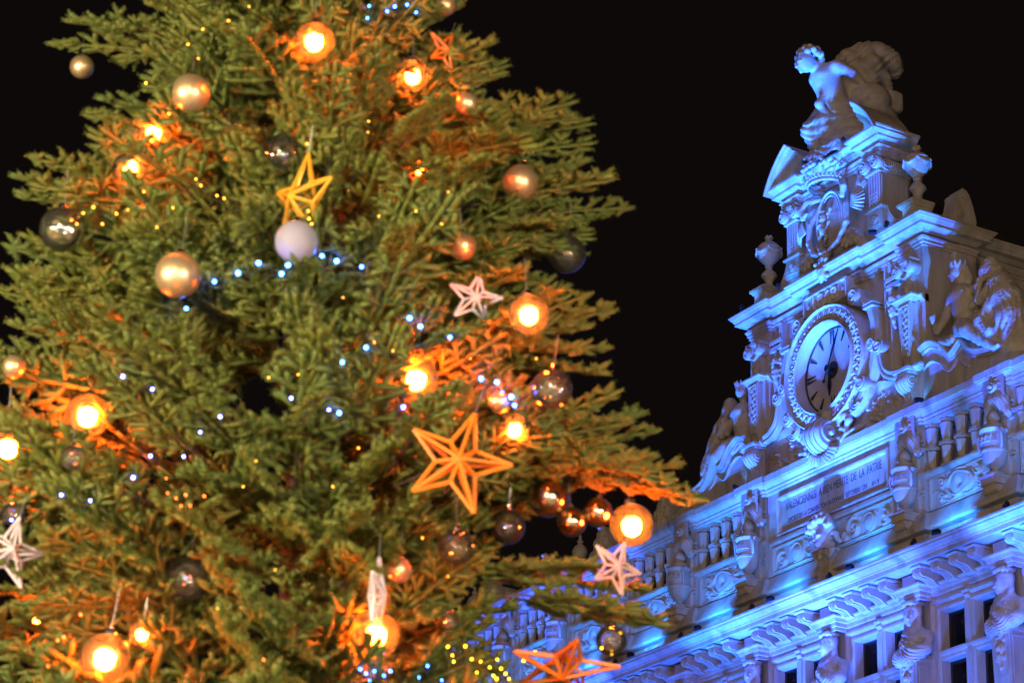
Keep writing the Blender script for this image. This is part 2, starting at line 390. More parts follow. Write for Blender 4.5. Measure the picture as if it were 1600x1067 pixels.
# --- windows
def make_window(x):
    w = link('window', None, hall, (x, -.1, -9))
    W0, Z0, Z1 = .93, -12.2, -6.57
    fr = MB()
    pr = [(-.02, .3), (-.02, -.02), (.02, -.05), (.06, -.05), (.07, -.03), (.13, -.03), (.14, -.07), (.17, -.1), (.215, -.1), (.215, .0)]   # (outward n, y)
    P = [(W0, Z0), (W0, Z1), (-W0, Z1), (-W0, Z0)]
    v = []
    for (px_, pz) in P:
        sx = 1 if px_ > 0 else -1; top = pz == Z1
        for n_, y in pr: v.append((x+px_+sx*n_, -.1+y, pz+(n_ if top else 0)))
    m_ = len(pr); f = [(i*m_+j, i*m_+j+1, (i+1)*m_+j+1, (i+1)*m_+j) for i in range(3) for j in range(m_-1)]
    fr.add(v, f); fr.obj('frame', STONE, w, 30)
    kb = MB(); kb.prism_x([(-.1, -6.33), (-.24, -6.34), (-.26, -6.38), (-.2, -6.42), (-.22, -6.47), (-.16, -6.52), (-.1, -6.53)], x-.075, x+.075)
    kb.lathe([(.035, -.09), (.035, .09)], (x, -.22, -6.365), 10, 'x'); kb.obj('keystone', STONE, w, 30)
    mu = MB(); mu.box(x-.15, x+.15, -.13, .22, Z0, Z1); mu.box(x-.055, x+.055, -.16, -.13, Z0, Z1); mu.obj('mullion', STONE, w)
    tr = MB(); tr.prism_x([(.2, -7.6), (-.1, -7.6), (-.12, -7.57), (-.12, -7.52), (-.155, -7.5), (-.17, -7.46), (-.17, -7.42), (.2, -7.38)], x-W0+.02, x+W0-.02)
    tr.obj('transom', STONE, w)
    for sx in (-1, 1):
        for za, zb in ((-12.1, -7.6), (-7.38, -6.57)):
            xa, xb = sorted((x+sx*.15, x+sx*.91))
            p = MB(); p.box(xa, xb, .13, .15, za, zb); p.obj('pane', GLASSW, w)
            if za < -10:
                cu = MB(); n_ = 15; cu.add([(xa+(xb-xa)*i/n_, .3+.035*sin(i*2.1)+.02*sin(i*5), q) for q in (za, zb) for i in range(n_+1)], [(i, i+1, n_+2+i, n_+1+i) for i in range(n_)]); cu.obj('reflection_sheet', REFL, w, 180)  # sheet added behind the glass to imitate the bluish reflection in lower panes
            c_ = MB()
            for q in ((xa, xa+.06), (xb-.06, xb)): c_.box(q[0], q[1], .1, .15, za, zb)
            c_.box(xa+.06, xb-.06, .1, .15, zb-.06, zb); c_.box(xa+.06, xb-.06, .1, .15, za, za+.06)
            if za < -10: c_.box(xa+.06, xb-.06, .103, .15, -9.3, -9.24)
            c_.obj('sash', DARK, w)
    hb = MB()
    for zz in (-7.0, -8.1): hb.lathe([(.012, 0), (.012, .05)], (x-.17, -.2, zz), 6, 'z')
    split_obj(hb, 'hinge', DARK, w)
for k in range(K0, K1+1): make_window(k*BW+1.4)
# --- herm shafts below the busts
def herm_shaft(x):
    h = link('herm_pilaster', None, hall, (x, -.3, -9.5))
    s_ = MB()
    s_.taper(x, -.58, -.1, -12.0, -7.62, .19, .27, .12)
    s_.box(x-.3, x+.3, -.62, -.1, -7.62, -7.54); s_.box(x-.27, x+.27, -.6, -.1, -7.54, -7.46)
    s_.obj('shaft', STONE, h)
    # sunk panels: raised fillets round each face
    f_ = MB()
    for sx in (-1, 1):
        f_.tube([(x+sx*.2, -.585, -7.72), (x+sx*.155, -.49, -11)], .014, 4)
        f_.tube([(x+sx*.275, -.52, -7.72), (x+sx*.215, -.42, -11)], .014, 4)
        f_.tube([(x+sx*.272, -.2, -7.72), (x+sx*.22, -.17, -11)], .014, 4)
        f_.tube([(x+sx*.274, -.52, -7.72), (x+sx*.274, -.2, -7.72)], .014, 4)
    f_.obj('fillet', STONE, h)
    c_ = MB()
    st = []
    st += [(arc(x, -7.95, .1, 0, 360, 20), .025, 1.3), ([(x, -7.95)], .085, .8)]
    for sx in (-1, 1):
        st += [(spiral(x+sx*.12, -7.78, .06, .012, 90, sx*1.3, 14), .02, 1.5), (spiral(x+sx*.1, -8.12, .05, .01, -90, sx*1.2, 14), .018, 1.4)]
    st += [([(x, -8.1), (x, -8.36)], (.055, .015), 1.2)]
    for i in range(5): st.append(([(x-.03+.015*i, -8.16-.04*i)], .03, 1.2))
    st += [([(x-.1, -7.7), (x, -7.75), (x+.1, -7.7)], .03, 1.3)]
    relief(c_, x-.2, x+.2, -8.45, -7.62, -.6, st, .014)
    c_.obj('cartouche', STONE, h, 180)
for k in range(K0, K1+1): herm_shaft(k*BW)
# --- attic: plinth, dado, balusters, rail
def seg_attic(kind):                               # plan path of attic front with pier breaks
    p = [(XL, -.22)]
    for k in range(K0, K1+1):
        x = k*BW
        if abs(k) < 1: continue
        p += [(x-.4, -.22), (x-.4, -.32), (x+.4, -.32), (x+.4, -.22)]
    return p+[(XR, -.22)]
ap = seg_attic(0)
b = MB(); b.sweep([(-.3, -5.42), (.2, -5.42), (.2, -5.06), (.05, -5.05), (.06, -5.0), (.24, -4.98), (.27, -4.93), (.25, -4.85), (.17, -4.72), (.11, -4.6), (.09, -4.56), (.03, -4.54), (0, -4.5), (-.3, -4.5)], ap); b.obj('attic_base_moulding', STONE, hall, 35)
b = MB()
for k in range(K0, K1+1):
    if k in (-1, 0): continue
    b.box(k*BW+.4, k*BW+2.4, -.215, .1, -4.5, -3.8)
split_obj(b, 'dado_wall', STONE, hall)
b = MB(); capp = [(-.3, -3.8), (.02, -3.8), (.05, -3.77), (.1, -3.745), (.12, -3.72), (.12, -3.67), (-.3, -3.65)]
for k in range(K0, K1+1):
    if k in (-1, 0): continue
    b.sweep(capp, [(k*BW+.38, -.22), (k*BW+2.42, -.22)])
split_obj(b, 'dado_cap', STONE, hall, 30)
rp = [(XL, -.3)]
for k in range(K0, K1+1):
    x = k*BW
    if k == 0: continue
    rp += [(x-.38, -.3), (x-.38, -.36), (x+.38, -.36), (x+.38, -.3)]
rp += [(XR, -.3)]
b = MB(); b.sweep([(-.55, -2.6), (.0, -2.6), (.02, -2.57), (.02, -2.53), (.06, -2.51), (.06, -2.46), (.1, -2.44), (.13, -2.4), (.15, -2.38), (.15, -2.355), (.17, -2.35), (.17, -2.2), (-.1, -2.17), (-.55, -2.17)], rp)
b.obj('balustrade_rail', STONE, hall, 30)
bal = MB()
prof = [(.075, 0), (.09, .02), (.09, .06), (.06, .08), (.075, .12), (.115, .22), (.125, .3), (.1, .4), (.07, .46), (.1, .48), (.1, .54), (.07, .56), (.1, .64), (.125, .72), (.12, .8), (.085, .92), (.07, .96), (.09, .98), (.09, 1.06)]
pf = [(.085, 0), (.085, .05), (.06, .08), (.07, .12), (.085, .34), (.1, .42), (.075, .46), (.1, .5), (.07, .56), (.08, .62), (.092, .84), (.105, .92), (.075, .97), (.1, 1.0)]
bal.lathe([(r_*1.3, h) for r_, h in pf], (0, 0, 0), 8)
bal.box(-.105, .105, -.105, .105, 0, .06); bal.box(-.115, .115, -.115, .115, .47, .55); bal.box(-.11, .11, -.11, .11, .98, 1.05)
bm_ = bal.mesh('baluster', STONE, 40)
for k in range(K0, K1+1):
    if k in (-1, 0): continue
    for j in range(5): link('baluster', bm_, hall, (k*BW+.47+.465*j, -.16, -3.65))
# piers with half balusters
for k in range(K0, K1+1):
    if k == 0: continue
    x = k*BW; b = MB()
    b.box(x-.2, x+.2, -.34, .12, -4.5, -2.6); b.box(x-.34, x+.34, -.28, .12, -4.5, -2.6)
    for sx in (-1, 1):
        for z in (-2.95, -3.05, -3.3, -4.05, -4.12): b.box(x+sx*.3-.07, x+sx*.3+.07, -.335, -.28, z-.025, z+.02)
        b.box(x+sx*.3-.09, x+sx*.3+.09, -.37, -.28, -3.2, -3.12); b.box(x+sx*.3-.09, x+sx*.3+.09, -.36, -.28, -3.75, -3.65)
    b.obj('pier', STONE, hall)
# carved urn standing against each pier
def urn_mesh():
    u = MB()
    u.lathe([(.0, -4.5), (.1, -4.5), (.17, -4.46), (.17, -4.42), (.07, -4.38), (.07, -4.33), (.13, -4.29), (.2, -4.2), (.245, -4.08), (.25, -4.03), (.275, -4.01), (.275, -3.97), (.25, -3.95), (.255, -3.85), (.25, -3.62), (.27, -3.6), (.29, -3.55), (.27, -3.52), (.22, -3.5), (.2, -3.43), (.11, -3.4), (.12, -3.34), (.14, -3.3), (.13, -3.22), (.07, -3.12), (.0, -3.08)], (0, 0, 0), 22)
    u.box(-.21, .21, -.21, .3, -4.68, -4.5); u.box(-.24, .24, -.25, .3, -4.55, -4.5)
    u.prism_x([(.2, -4.68), (-.17, -4.68), (-.2, -4.74), (-.16, -4.82), (-.06, -4.86), (-.0, -4.95), (.1, -5.0), (.2, -5.0)], -.15, .15)
    u.lathe([(.07, -.19), (.07, .19)], (0, -.12, -4.78), 12, 'x')
    for sx in (-1, 1):   # handles
        u.tube([(sx*.25, -.05, -3.95), (sx*.33, -.1, -3.85), (sx*.34, -.12, -3.7), (sx*.3, -.12, -3.6), (sx*.26, -.12, -3.68)], .035, 6)
    # running meander band
    for i in range(5):
        a = radians(-90+(i-2)*24); r = .262; cx, cy = r*cos(a), r*sin(a); tx, ty = -sin(a), cos(a)
        pts = [(-.05, -.07), (.04, -.07), (.045, .06), (-.03, .06), (-.03, -.02), (.012, -.02), (.012, .02)]
        u.tube([(cx+p*tx, cy+p*ty, -3.76+q*.9) for p, q in pts], .013, 4)
    for a in range(-160, 1, 40):
        a = radians(a); u.sphere((.25*cos(a), .25*sin(a), -4.0), .03, 6, 4)
    return u.mesh('pier_urn', STONE, 40)
um = urn_mesh()
for k in range(K0, K1+1):
    if k == 0: continue
    o = link('pier_urn', um, hall, (k*BW, -.52, 0)); o.location.z = -GZ
# hanging drapery + rosette over each urn
s = SDF((-.45, -.55, -3.45), (.45, .1, -2.5), .022)
s.chain([(-.1, -.1, -2.75), (-.16, -.12, -3.0), (-.28, -.1, -3.2)], [.1, .12, .1], .08); s.chain([(.1, -.1, -2.75), (.16, -.12, -3.0), (.28, -.1, -3.2)], [.1, .12, .1], .08)
s.ell((0, -.1, -2.9), (.3, .16, .16), .1); s.folds((0, 0, -2.9), .6, (1, .3, .4), 34, .012)
dm = MB(); s.mesh(dm); dm = dm.mesh('pier_drapery', STONE, 180)
st = []
for a in range(0, 360, 45): st += leaf(0, -2.62, a+20, .2, .4, 3, 1.6)
st += [(arc(0, -2.62, .09, 0, 360, 16), .03, 1.8), ([(0, -2.62)], .05, 1.8)]
rm = MB(); relief(rm, -.32, .32, -2.88, -2.36, 0, st, .016); rm = rm.mesh('rail_rosette', STONE, 180)
for k in range(K0, K1+1):
    if k == 0: continue
    o = link('pier_drapery', dm, hall, (k*BW, -.3, 0)); o.location.z = -GZ
    o = link('rail_rosette', rm, hall, (k*BW, -.49, 0)); o.location.z = -GZ
# cartouche panels in the dado
def cart_strokes(sd):
    st = []
    oval = [(0.36*cos(t)*(1+.12*cos(2*t)), -4.13+.24*sin(t)*(1+.1*cos(3*t))) for t in np.linspace(0, 2*pi, 40)]
    st += [(oval, .035, 1.5), (arc(0, -4.13, .17, 0, 360, 30), .13, .35)]
    for sx in (-1, 1):
        st += [(spiral(sx*.56, -3.98, .13, .02, 180 if sx > 0 else 0, sx*1.5), .03, 1.5), (spiral(sx*.6, -4.3, .12, .02, 180 if sx > 0 else 0, -sx*1.4), .028, 1.5)]
        st += leaf(sx*.4, -3.95, 90-sx*38, .3, .34, 4, 1.4); st += leaf(sx*.45, -4.28, -90+sx*42, .28, .34, 4, 1.4)
        st += leaf(sx*.7, -4.13, 90-sx*90, .2, .4, 3, 1.2); st += leaf(sx*.22, -3.88, 90+sx*60, .2, .35, 3, 1.6)
        st += [(bez([(sx*.1, -4.4), (sx*.3, -4.43), (sx*.5, -4.36)], 6), (.035, .02), 1.3)]
    st += leaf(0, -3.92, 90, .14, .6, 3, 1.6)
    st += [(bez([(-.2, -3.87), (0, -3.83), (.2, -3.87)], 6), .03, 1.6), ([(-.06, -4.36), (0, -4.3), (.06, -4.36)], .025, 1.3)]
    return st
cm = MB(); relief(cm, -.93, .93, -4.47, -3.82, -.002, cart_strokes(0), .016)
for q in ((-.95, -.9), (.9, .95)): cm.box(q[0], q[1], -.05, .01, -4.49, -3.81)
cm.box(-.9, .9, -.05, .01, -3.85, -3.81)
cm.box(-.9, .9, -.05, .01, -4.495, -4.465); cm = cm.mesh('crest_panel', STONE, 60)
for k in range(K0, K1+1):
    if k in (-1, 0): continue
    o = link('crest_panel', cm, hall, (k*BW+1.4, -.218, 0)); o.location.z = -GZ
# backing wall behind the balusters (the gutter parapet) in the right bays and solid roof body
b = MB(); b.box(-4.6, XR, .25, .5, -5.42, -2.3); b.box(-4.6, XR, .5, 12, -5.42, -2.6); b.box(XL, -4.6, 1.2, 12, -5.42, -4.2); split_obj(b, 'attic_wall', STONE, hall)
# antefixes and ball finials on the rail at the far left
ant = MB()
st = []
for sx in (-1, 1):
    st += [(spiral(sx*.3, .2, .17, .02, -90, sx*1.5), (.05, .03), 1.4), (spiral(sx*.17, .52, .13, .02, -90, sx*1.4), (.04, .025), 1.4), (bez([(sx*.06, .08), (sx*.1, .3), (sx*.04, .5)], 6), .04, 1.3)]
    st += leaf(sx*.08, .6, 90-sx*34, .22, .4, 3, 1.5)
st += leaf(0, .55, 90, .32, .4, 4, 1.6) + leaf(0, .1, 90, .3, .4, 4, 1.5) + [([(0, .86)], .06, 1.4)]
relief(ant, -.52, .52, 0, .95, 0, st, .018)
out = [(-.52, 0), (.52, 0), (.5, .2), (.38, .38), (.3, .62), (.16, .86), (0, .93), (-.16, .86), (-.3, .62), (-.38, .38), (-.5, .2)]
v = np.concatenate(ant.v)
ins = [(abs(x) < np.interp(z, [0, .2, .38, .62, .86, .95], [.53, .51, .4, .31, .18, .05])) for x, y, z in v]
ant.f = [f for f in ant.f if all(ins[i] for i in f)]
ant.prism_y(out, .004, .16); ant.prism_y([(-.3, 0), (.3, 0), (.3, .5), (.18, .72), (-.18, .72), (-.3, .5)], .16, .62)
am = ant.mesh('antefix', STONE, 50)
for x in (-7.0, -9.8, -12.6, -15.4, -18.2): link('antefix', am, hall, (x, -.12, -2.19))
fin = MB(); fin.box(-.26, .26, -.26, .26, 0, .14); fin.prism_y([(-.22, .14), (.22, .14), (.12, .3), (-.12, .3)], -.2, .2)
fin.lathe([(.06, .3), (.12, .34), (.07, .38), (.06, .42), (.13, .47), (.2, .58), (.205, .66), (.15, .78), (.08, .84), (.05, .88), (.09, .92), (.05, .97), (.03, 1.04), (.045, 1.07), (0, 1.12)], (0, 0, 0), 16)
fm = fin.mesh('finial', STONE, 40)
for k in range(K0, -2): link('finial', fm, hall, (k*BW, .1, -2.19))
# ---------------------------------------------------------------- centre: inscription and relief
c = MB(); c.box(-2.4, 2.4, -.26, .3, -4.5, -2.6)
c.sweep([(-.1, -3.86), (.02, -3.86), (.07, -3.83), (.1, -3.78), (.1, -3.73), (-.1, -3.70)], [(-2.28, -.24), (2.28, -.24)])
c.obj('centre_panel_wall', STONE, hall)
c = MB()
fr = [(0, 0), (0, -.06), (.03, -.075), (.07, -.06), (.09, -.03), (.11, 0)]
X0, X1, Z0, Z1 = -2.0, 2.0, -3.66, -2.74
P = [(X0, Z0, 1, 1), (X1, Z0, -1, 1), (X1, Z1, -1, -1), (X0, Z1, 1, -1), (X0, Z0, 1, 1)]
v = [(px_+sx*n_, -.262+y, pz+sz*n_) for px_, pz, sx, sz in P for n_, y in fr]
m_ = len(fr); c.add(v, [(i*m_+j, i*m_+j+1, (i+1)*m_+j+1, (i+1)*m_+j) for i in range(4) for j in range(m_-1)])
X0, X1, Z0, Z1 = -2.15, 2.15, -4.48, -3.88
P = [(X0, Z0, 1, 1), (X1, Z0, -1, 1), (X1, Z1, -1, -1), (X0, Z1, 1, -1), (X0, Z0, 1, 1)]
v = [(px_+sx*n_*.6, -.262+y, pz+sz*n_*.6) for px_, pz, sx, sz in P for n_, y in fr]
c.add(v, [(i*m_+j, i*m_+j+1, (i+1)*m_+j+1, (i+1)*m_+j) for i in range(4) for j in range(m_-1)])
c.obj('panel_frame', STONE, hall, 30)
def text(name, body, m, parent, x, y, z, h, width=None, ext=.006, ry=0):
    cu = bpy.data.curves.new(name, 'FONT'); cu.body = body; cu.size = 1; cu.align_x = 'CENTER'; cu.align_y = 'CENTER'; cu.extrude = 0
    t = bpy.data.objects.new(name, cu); COL.objects.link(t); bpy.context.view_layer.update()
    d = t.evaluated_get(bpy.context.evaluated_depsgraph_get()); me = bpy.data.meshes.new_from_object(d); bpy.data.objects.remove(t)
    co = np.array([v.co[:] for v in me.vertices]); w = np.ptp(co[:, 0]); hh = np.ptp(co[:, 1]); sy = h/hh; sx = width/w if width else sy
    cen = (co.max(0)+co.min(0))/2
    mb = MB(); v2 = np.stack([(co[:, 0]-cen[0])*sx+x, np.full(len(co), y-ext), (co[:, 1]-cen[1])*sy+z], 1)
    v3 = v2.copy(); v3[:, 1] = y+.004; n = len(v2); f = [tuple(p.vertices) for p in me.polygons]
    ed = {}
    for p in me.polygons:
        for e in p.edge_keys: ed[e] = ed.get(e, 0)+1
    mb.add(np.concatenate([v2, v3]), f+[(a, b_, b_+n, a+n) for (a, b_), k_ in ed.items() if k_ == 1])
    return split_obj(mb, name, m, parent, gap=.055)
text('inscription', 'VALENCIENNES  A BIEN MERITE  DE  LA  PATRIE', ENGR, hall, .0, -.262, -3.03, .185, 3.44)
text('inscription', 'DECRET DE LA CONVENTION NATIONALE  SEPTEMBRE 1793  .  AN IV', ENGR, hall, 0, -.262, -3.37, .115, 3.25)
c = MB(); st = []
for sx in (-1, 1):
    st += [([(sx*1.28+.19*cos(t)*(1+.1*sin(t)), -4.2+.22*sin(t)) for t in np.linspace(0, 2*pi, 30)], .03, 1.5), ([(sx*1.28, -4.2)], .19, .35)]
    st += [(spiral(sx*.78, -4.2, .24, .03, 90, sx*1.7), (.05, .035), 1.5), (spiral(sx*1.82, -4.25, .2, .03, 90, -sx*1.6), (.045, .03), 1.4), (spiral(sx*.48, -4.32, .14, .02, 0, sx*1.5), .035, 1.5)]
    st += leaf(sx*.95, -4.02, 90-sx*40, .25, .4, 4, 1.5)+leaf(sx*1.55, -4.05, 90+sx*20, .22, .4, 4, 1.5)+leaf(sx*2.0, -4.0, 90+sx*10, .18, .45, 3, 1.3)+leaf(sx*1.5, -4.38, 90+sx*115, .2, .4, 3, 1.3)+leaf(sx*.6, -4.1, 90-sx*10, .22, .4, 4, 1.5)+leaf(sx*1.1, -4.4, 90+sx*80, .2, .35, 3, 1.3)
relief(c, -2.1, 2.1, -4.45, -3.9, -.264, st, .018); c.obj('scroll_relief', STONE, hall, 180)
# bracket under the mask
c = MB(); c.prism_x([(0, -4.5), (-.42, -4.5), (-.62, -4.56), (-.66, -4.64), (-.56, -4.72), (-.5, -4.85), (-.55, -5.05), (-.55, -5.42), (0, -5.42)], -.2, .2)
c.box(-.26, .26, -.68, 0, -4.56, -4.5); c.obj('mask_bracket', STONE, hall)
# ---------------------------------------------------------------- clock gable
t = MB()
t.box(-2.36, 2.36, -.02, .55, -2.17, 1.55)                         # clock wall
for sx in (-1, 1):
    x0, x1 = sorted((sx*2.42, sx*3.2)); t.box(x0, x1, -.16, .55, -2.17, 1.55)
    x0, x1 = sorted((sx*2.36, sx*2.42)); t.box(x0, x1, .06, .55, -2.17, 1.55)
t.box(-2.95, 2.95, .55, 7, -2.6, 1.5)
t.obj('gable_wall', STONE, hall)
# side returns: second pilaster on the flanks
t = MB()
for sx in (-1, 1):
    x0, x1 = sorted((sx*2.9, sx*3.34)); t.box(x0, x1, .6, 1.15, -2.2, 1.5)
split_obj(t, 'flank_pilaster', STONE, hall)
gp = [(-3.2, 6.9), (-3.2, -.16), (-2.42, -.16), (-2.42, -.06), (-1.0, -.06), (-1.0, -.14), (1.0, -.14), (1.0, -.06), (2.42, -.06), (2.42, -.16), (3.2, -.16), (3.2, 1.2), (2.95, 1.2), (2.95, 6.9)]
t = MB()
t.sweep([(-.12, 1.5), (.03, 1.5), (.03, 1.56), (.06, 1.57), (.06, 1.63), (.09, 1.66), (.1, 1.7), (.0, 1.705), (.0, 1.78), (.06, 1.79), (.1, 1.83), (.14, 1.87), (.27, 1.88), (.27, 1.95), (.29, 1.96), (.31, 2.0), (.35, 2.03), (.355, 2.06), (.38, 2.065), (.38, 2.1), (-.12, 2.17)], gp[0:1]+gp[1:])
t.box(-3.2, 3.2, -.06, .8, 1.7, 2.12); t.box(-2.9, 2.9, .8, 6.9, 1.5, 2.1)
t.obj('gable_cornice', STONE, hall, 28)
# date plaque
t = MB(); t.box(-.8, .8, -.36, 0, 1.14, 1.62); t.box(-.8, .8, -.41, -.36, 1.14, 1.18); t.box(-.8, .8, -.41, -.36, 1.58, 1.62)
for sx in (-1, 1):
    x0, x1 = sorted((sx*.76, sx*.8)); t.box(x0, x1, -.41, -.36, 1.18, 1.58); x0, x1 = sorted((sx*.5, sx*.53)); t.box(x0, x1, -.39, -.36, 1.18, 1.58)
    t.sphere((sx*.63, -.37, 1.38), (.05, .03, .08), 8, 6)
t.box(-.95, .95, -.05, 0, 1.05, 1.12)
t.obj('date_plaque', STONE, hall)
text('date_numerals', '1868', mat('pale_carved_numeral', (.78, .74, .68), .7), hall, 0, -.36, 1.38, .3, .88, .055)
# cresting ornament that breaks over the cornice
s = SDF((-.5, -.75, 1.62), (.5, .05, 2.6), .02)
for a in range(20, 161, 28): s.cap((0, -.4, 1.98), (.3*cos(radians(a)), -.46, 1.98+.34*sin(radians(a))), .07, .05, .03)
for a in (215, 250, 290, 325): s.cap((0, -.4, 1.98), (.22*cos(radians(a)), -.42, 1.98+.2*sin(radians(a))), .07, .04, .03)
s.ell((0, -.45, 1.98), (.13, .12, .14), .04); s.curls((0, -.4, 1.85), .6, 30, .012)
t = MB(); s.mesh(t); t.obj('cornice_crest', STONE, hall, 180)
# capitals + tapered panels + caps on the two piers
for sx in (-1, 1):
    X = sx*2.78
    p = link('pier_ornament', None, hall, (X, -.3, 0))
    t = MB()                                                     # ionic capital
    t.box(X-.27, X+.27, -.42, -.16, 1.17, 1.24); t.prism_y([(X-.22, 1.17), (X+.22, 1.17), (X+.19, 1.02), (X-.19, 1.02)], -.38, -.16)
    for q in (-1, 1):
        t.lathe([(.13, -.28), (.14, -.26), (.14, 0)], (X+q*.2, -.16, 1.03), 18, 'y')
        t.tube([(a, -.445, b_) for a, b_ in spiral(X+q*.2, 1.03, .125, .02, 90, q*1.7, 26)], .019, 5)
        t.lathe([(.02, 0), (.02, -.03)], (X+q*.2, -.43, 1.03), 8, 'y')
    t.obj('capital', STONE, p, 40)
    t = MB(); t.prism_y([(X-.15, .95), (X+.15, .95), (X+.17, .8), (X+.12, .62), (X+.1, .4), (X-.1, .4), (X-.12, .62), (X-.17, .8)], -.3, -.16)
    st = leaf(X, .52, 90, .42, .42, 5, 1.3)+[(bez([(X-.14, .92), (X, .83), (X+.14, .92)], 6), .04, 1.5)]+[([(X+(i-1.5)*.07, .72-.02*abs(i-1.5))], .035, 1.3) for i in range(4)]
    relief(t, X-.17, X+.17, .4, .97, -.305, st, .014); t.obj('acanthus', STONE, p, 60)
    t = MB(); t.sweep([(-.1, .22), (.02, .22), (.03, .25), (.06, .27), (.08, .31), (.12, .33), (.12, .37), (-.1, .39)], [(X-.24, .2), (X-.24, -.36), (X+.24, -.36), (X+.24, -.16), (X+.42, -.16)]); t.box(X-.24, X+.24, -.36, -.16, .22, .38)
    t.obj('cap_moulding', STONE, p, 30)
    t = MB(); t.taper(X, -.4, -.16, -1.15, .22, .11, .2, .05); t.taper(X, -.26, -.155, -1.2, .22, .3, .3, 0)
    t.obj('tapered_shaft', STONE, p)
    t = MB(); st = []
    for i in range(9):
        z = .08-.125*i; wv = 1 if i % 2 else -1
        st += [(spiral(X+wv*.03, z, .055, .01, 0, wv*1.2, 12), .016, 1.5), ([(X-wv*.07, z+.03), (X-wv*.03, z-.05)], .018, 1.3)]
    for q in (-1, 1): st.append(([(X+q*.155, .16), (X+q*.1, -1.02)], .014, 1.6))
    st += [([(X-.155, .16), (X+.155, .16)], .014, 1.6), ([(X-.1, -1.02), (X+.1, -1.02)], .014, 1.6)]
    relief(t, X-.17, X+.17, -1.05, .18, 0, st, .012)
    v = np.concatenate(t.v); v[:, 1] += -.402+(.18-v[:, 2])/1.37*.05
    keep = np.abs(v[:, 0]-X) <= np.interp(v[:, 2], [-1.15, .22], [.112, .2]); f = [q for q in t.f if all(keep[i] for i in q)]
    t = MB(); t.add(v, f); t.obj('vine_panel', STONE, p, 60)
    t = MB()
    for q in (-1, 0, 1): t.tube([(X+q*.06, -.33, -1.15), (X+q*.075, -.36, -1.25), (X+q*.05, -.33, -1.4)], .035, 5)
    t.obj('foot_leaves', STONE, p, 60)
    # scroll console below
    t = MB(); side = bez([(-.05, -1.42), (-.42, -1.42), (-.55, -1.5), (-.57, -1.62), (-.48, -1.74), (-.36, -1.82), (-.33, -1.95), (-.4, -2.08), (-.42, -2.17)], 5)+[(-.05, -2.17)]
    t.prism_x(side, X-.17, X+.17)
    for q in (-.11, 0, .11): t.tube([(X+q, y-.005, z) for y, z in side[6:-1]], .026, 5)
    for q in (-1, 1):
        t.lathe([(.15, 0), (.13, q*.03)], (X+q*.17, -.41, -1.58), 18, 'x')
        t.tube([(X+q*.205, -.41+.12*cos(u)*(1-u/12), -1.58+.12*sin(u)*(1-u/12)) for u in np.linspace(0, 11, 30)], .018, 4)
    t.box(X-.24, X+.24, -.5, -.02, -1.42, -1.35); t.box(X-.27, X+.27, -.56, -.02, -1.35, -1.29)
    t.obj('scroll_console', STONE, p, 40)
# big concave side scrolls with sculpted moulding
scr = MB()
sec = [(0, -.02), (0, -.34), (.02, -.36), (.05, -.36), (.06, -.33), (.1, -.33), (.12, -.37), (.17, -.39), (.19, -.37), (.19, -.02)]
pth = bez([(1.72, -.46), (1.74, -.72), (1.86, -1.05), (2.08, -1.24), (2.34, -1.33), (2.6, -1.34)], 8)
scr.ribbon([(x, z) for x, z in pth], sec)
scr.lathe([(.17, -.4), (.17, -.02)], (1.86, 0, -.42), 18, 'y'); scr.tube([(a, -.415, b_) for a, b_ in spiral(1.86, -.42, .15, .02, 180, 1.6, 26)], .028, 5)
scr.sweep([(-.2, -1.36), (.02, -1.36), (.05, -1.32), (.09, -1.3), (.09, -1.25), (-.2, -1.22)], [(2.45, -.34), (3.2, -.34), (3.2, .4)])
scr.prism_y([(1.75, -2.17)]+[(x+.02, z-.06) for x, z in pth]+[(2.6, -2.17)], -.2, -.02)
for mb in (scr, mirror(scr)): mb.obj('side_scroll', STONE, hall, 40)
# foliage pressed out under the scrolls
fo = MB(); st = []
r2 = random.Random(3)
for i in range(34):
    x = r2.uniform(.85, 2.4); z = r2.uniform(-2.1, -1.35) if x > 1.7 else r2.uniform(-2.1, -1.0)
    if z > -.95-.35*(x-1.0): continue
    st += leaf(x, z, r2.uniform(0, 360), r2.uniform(.16, .3), .42, 3, 1.7)
for i in range(16): st.append(([(r2.uniform(.9, 2.3), r2.uniform(-2.1, -1.5))], r2.uniform(.03, .055), 1.8))
relief(fo, .75, 2.5, -2.16, -1.0, 0, st, .018)
v = np.concatenate(fo.v); v[:, 1] -= .2+.06*np.sin(v[:, 0]*6)*np.sin(v[:, 2]*7)
keep = (v[:, 2] < -1.02-.28*np.maximum(v[:, 0]-1.3, 0)) ; fo2 = MB(); fo2.add(v, [q for q in fo.f if all(keep[i] for i in q)])
for mb in (fo2, mirror(fo2)): mb.obj('foliage_relief', STONE, hall, 180)
# scrolled frame standing either side of the clock
sc = MB()
sc.ribbon(bez([(1.5, .62), (1.62, .3), (1.66, -.1), (1.62, -.5), (1.5, -.85), (1.36, -1.1)], 7), [(-.11, -.02), (-.11, -.3), (-.07, -.36), (.07, -.36), (.11, -.3), (.11, -.02)])
sc.lathe([(.15, -.42), (.15, -.02)], (1.62, 0, -.3), 18, 'y'); sc.tube([(a, -.43, b_) for a, b_ in spiral(1.62, -.3, .13, .02, 0, 1.7, 26)], .026, 5)
sc.lathe([(.2, -.4), (.2, -.02)], (1.02, 0, 1.05), 18, 'y'); sc.tube([(a, -.41, b_) for a, b_ in spiral(1.02, 1.05, .18, .03, -60, 1.7, 28)], .03, 5)
sc.ribbon(bez([(1.15, .95), (1.3, .82), (1.42, .68), (1.5, .55)], 6), [(-.1, -.02), (-.1, -.28), (0, -.34), (.1, -.28), (.1, -.02)])
for z in (.62, .7): sc.box(1.36, 1.7, -.4, -.02, z-.02, z+.02)
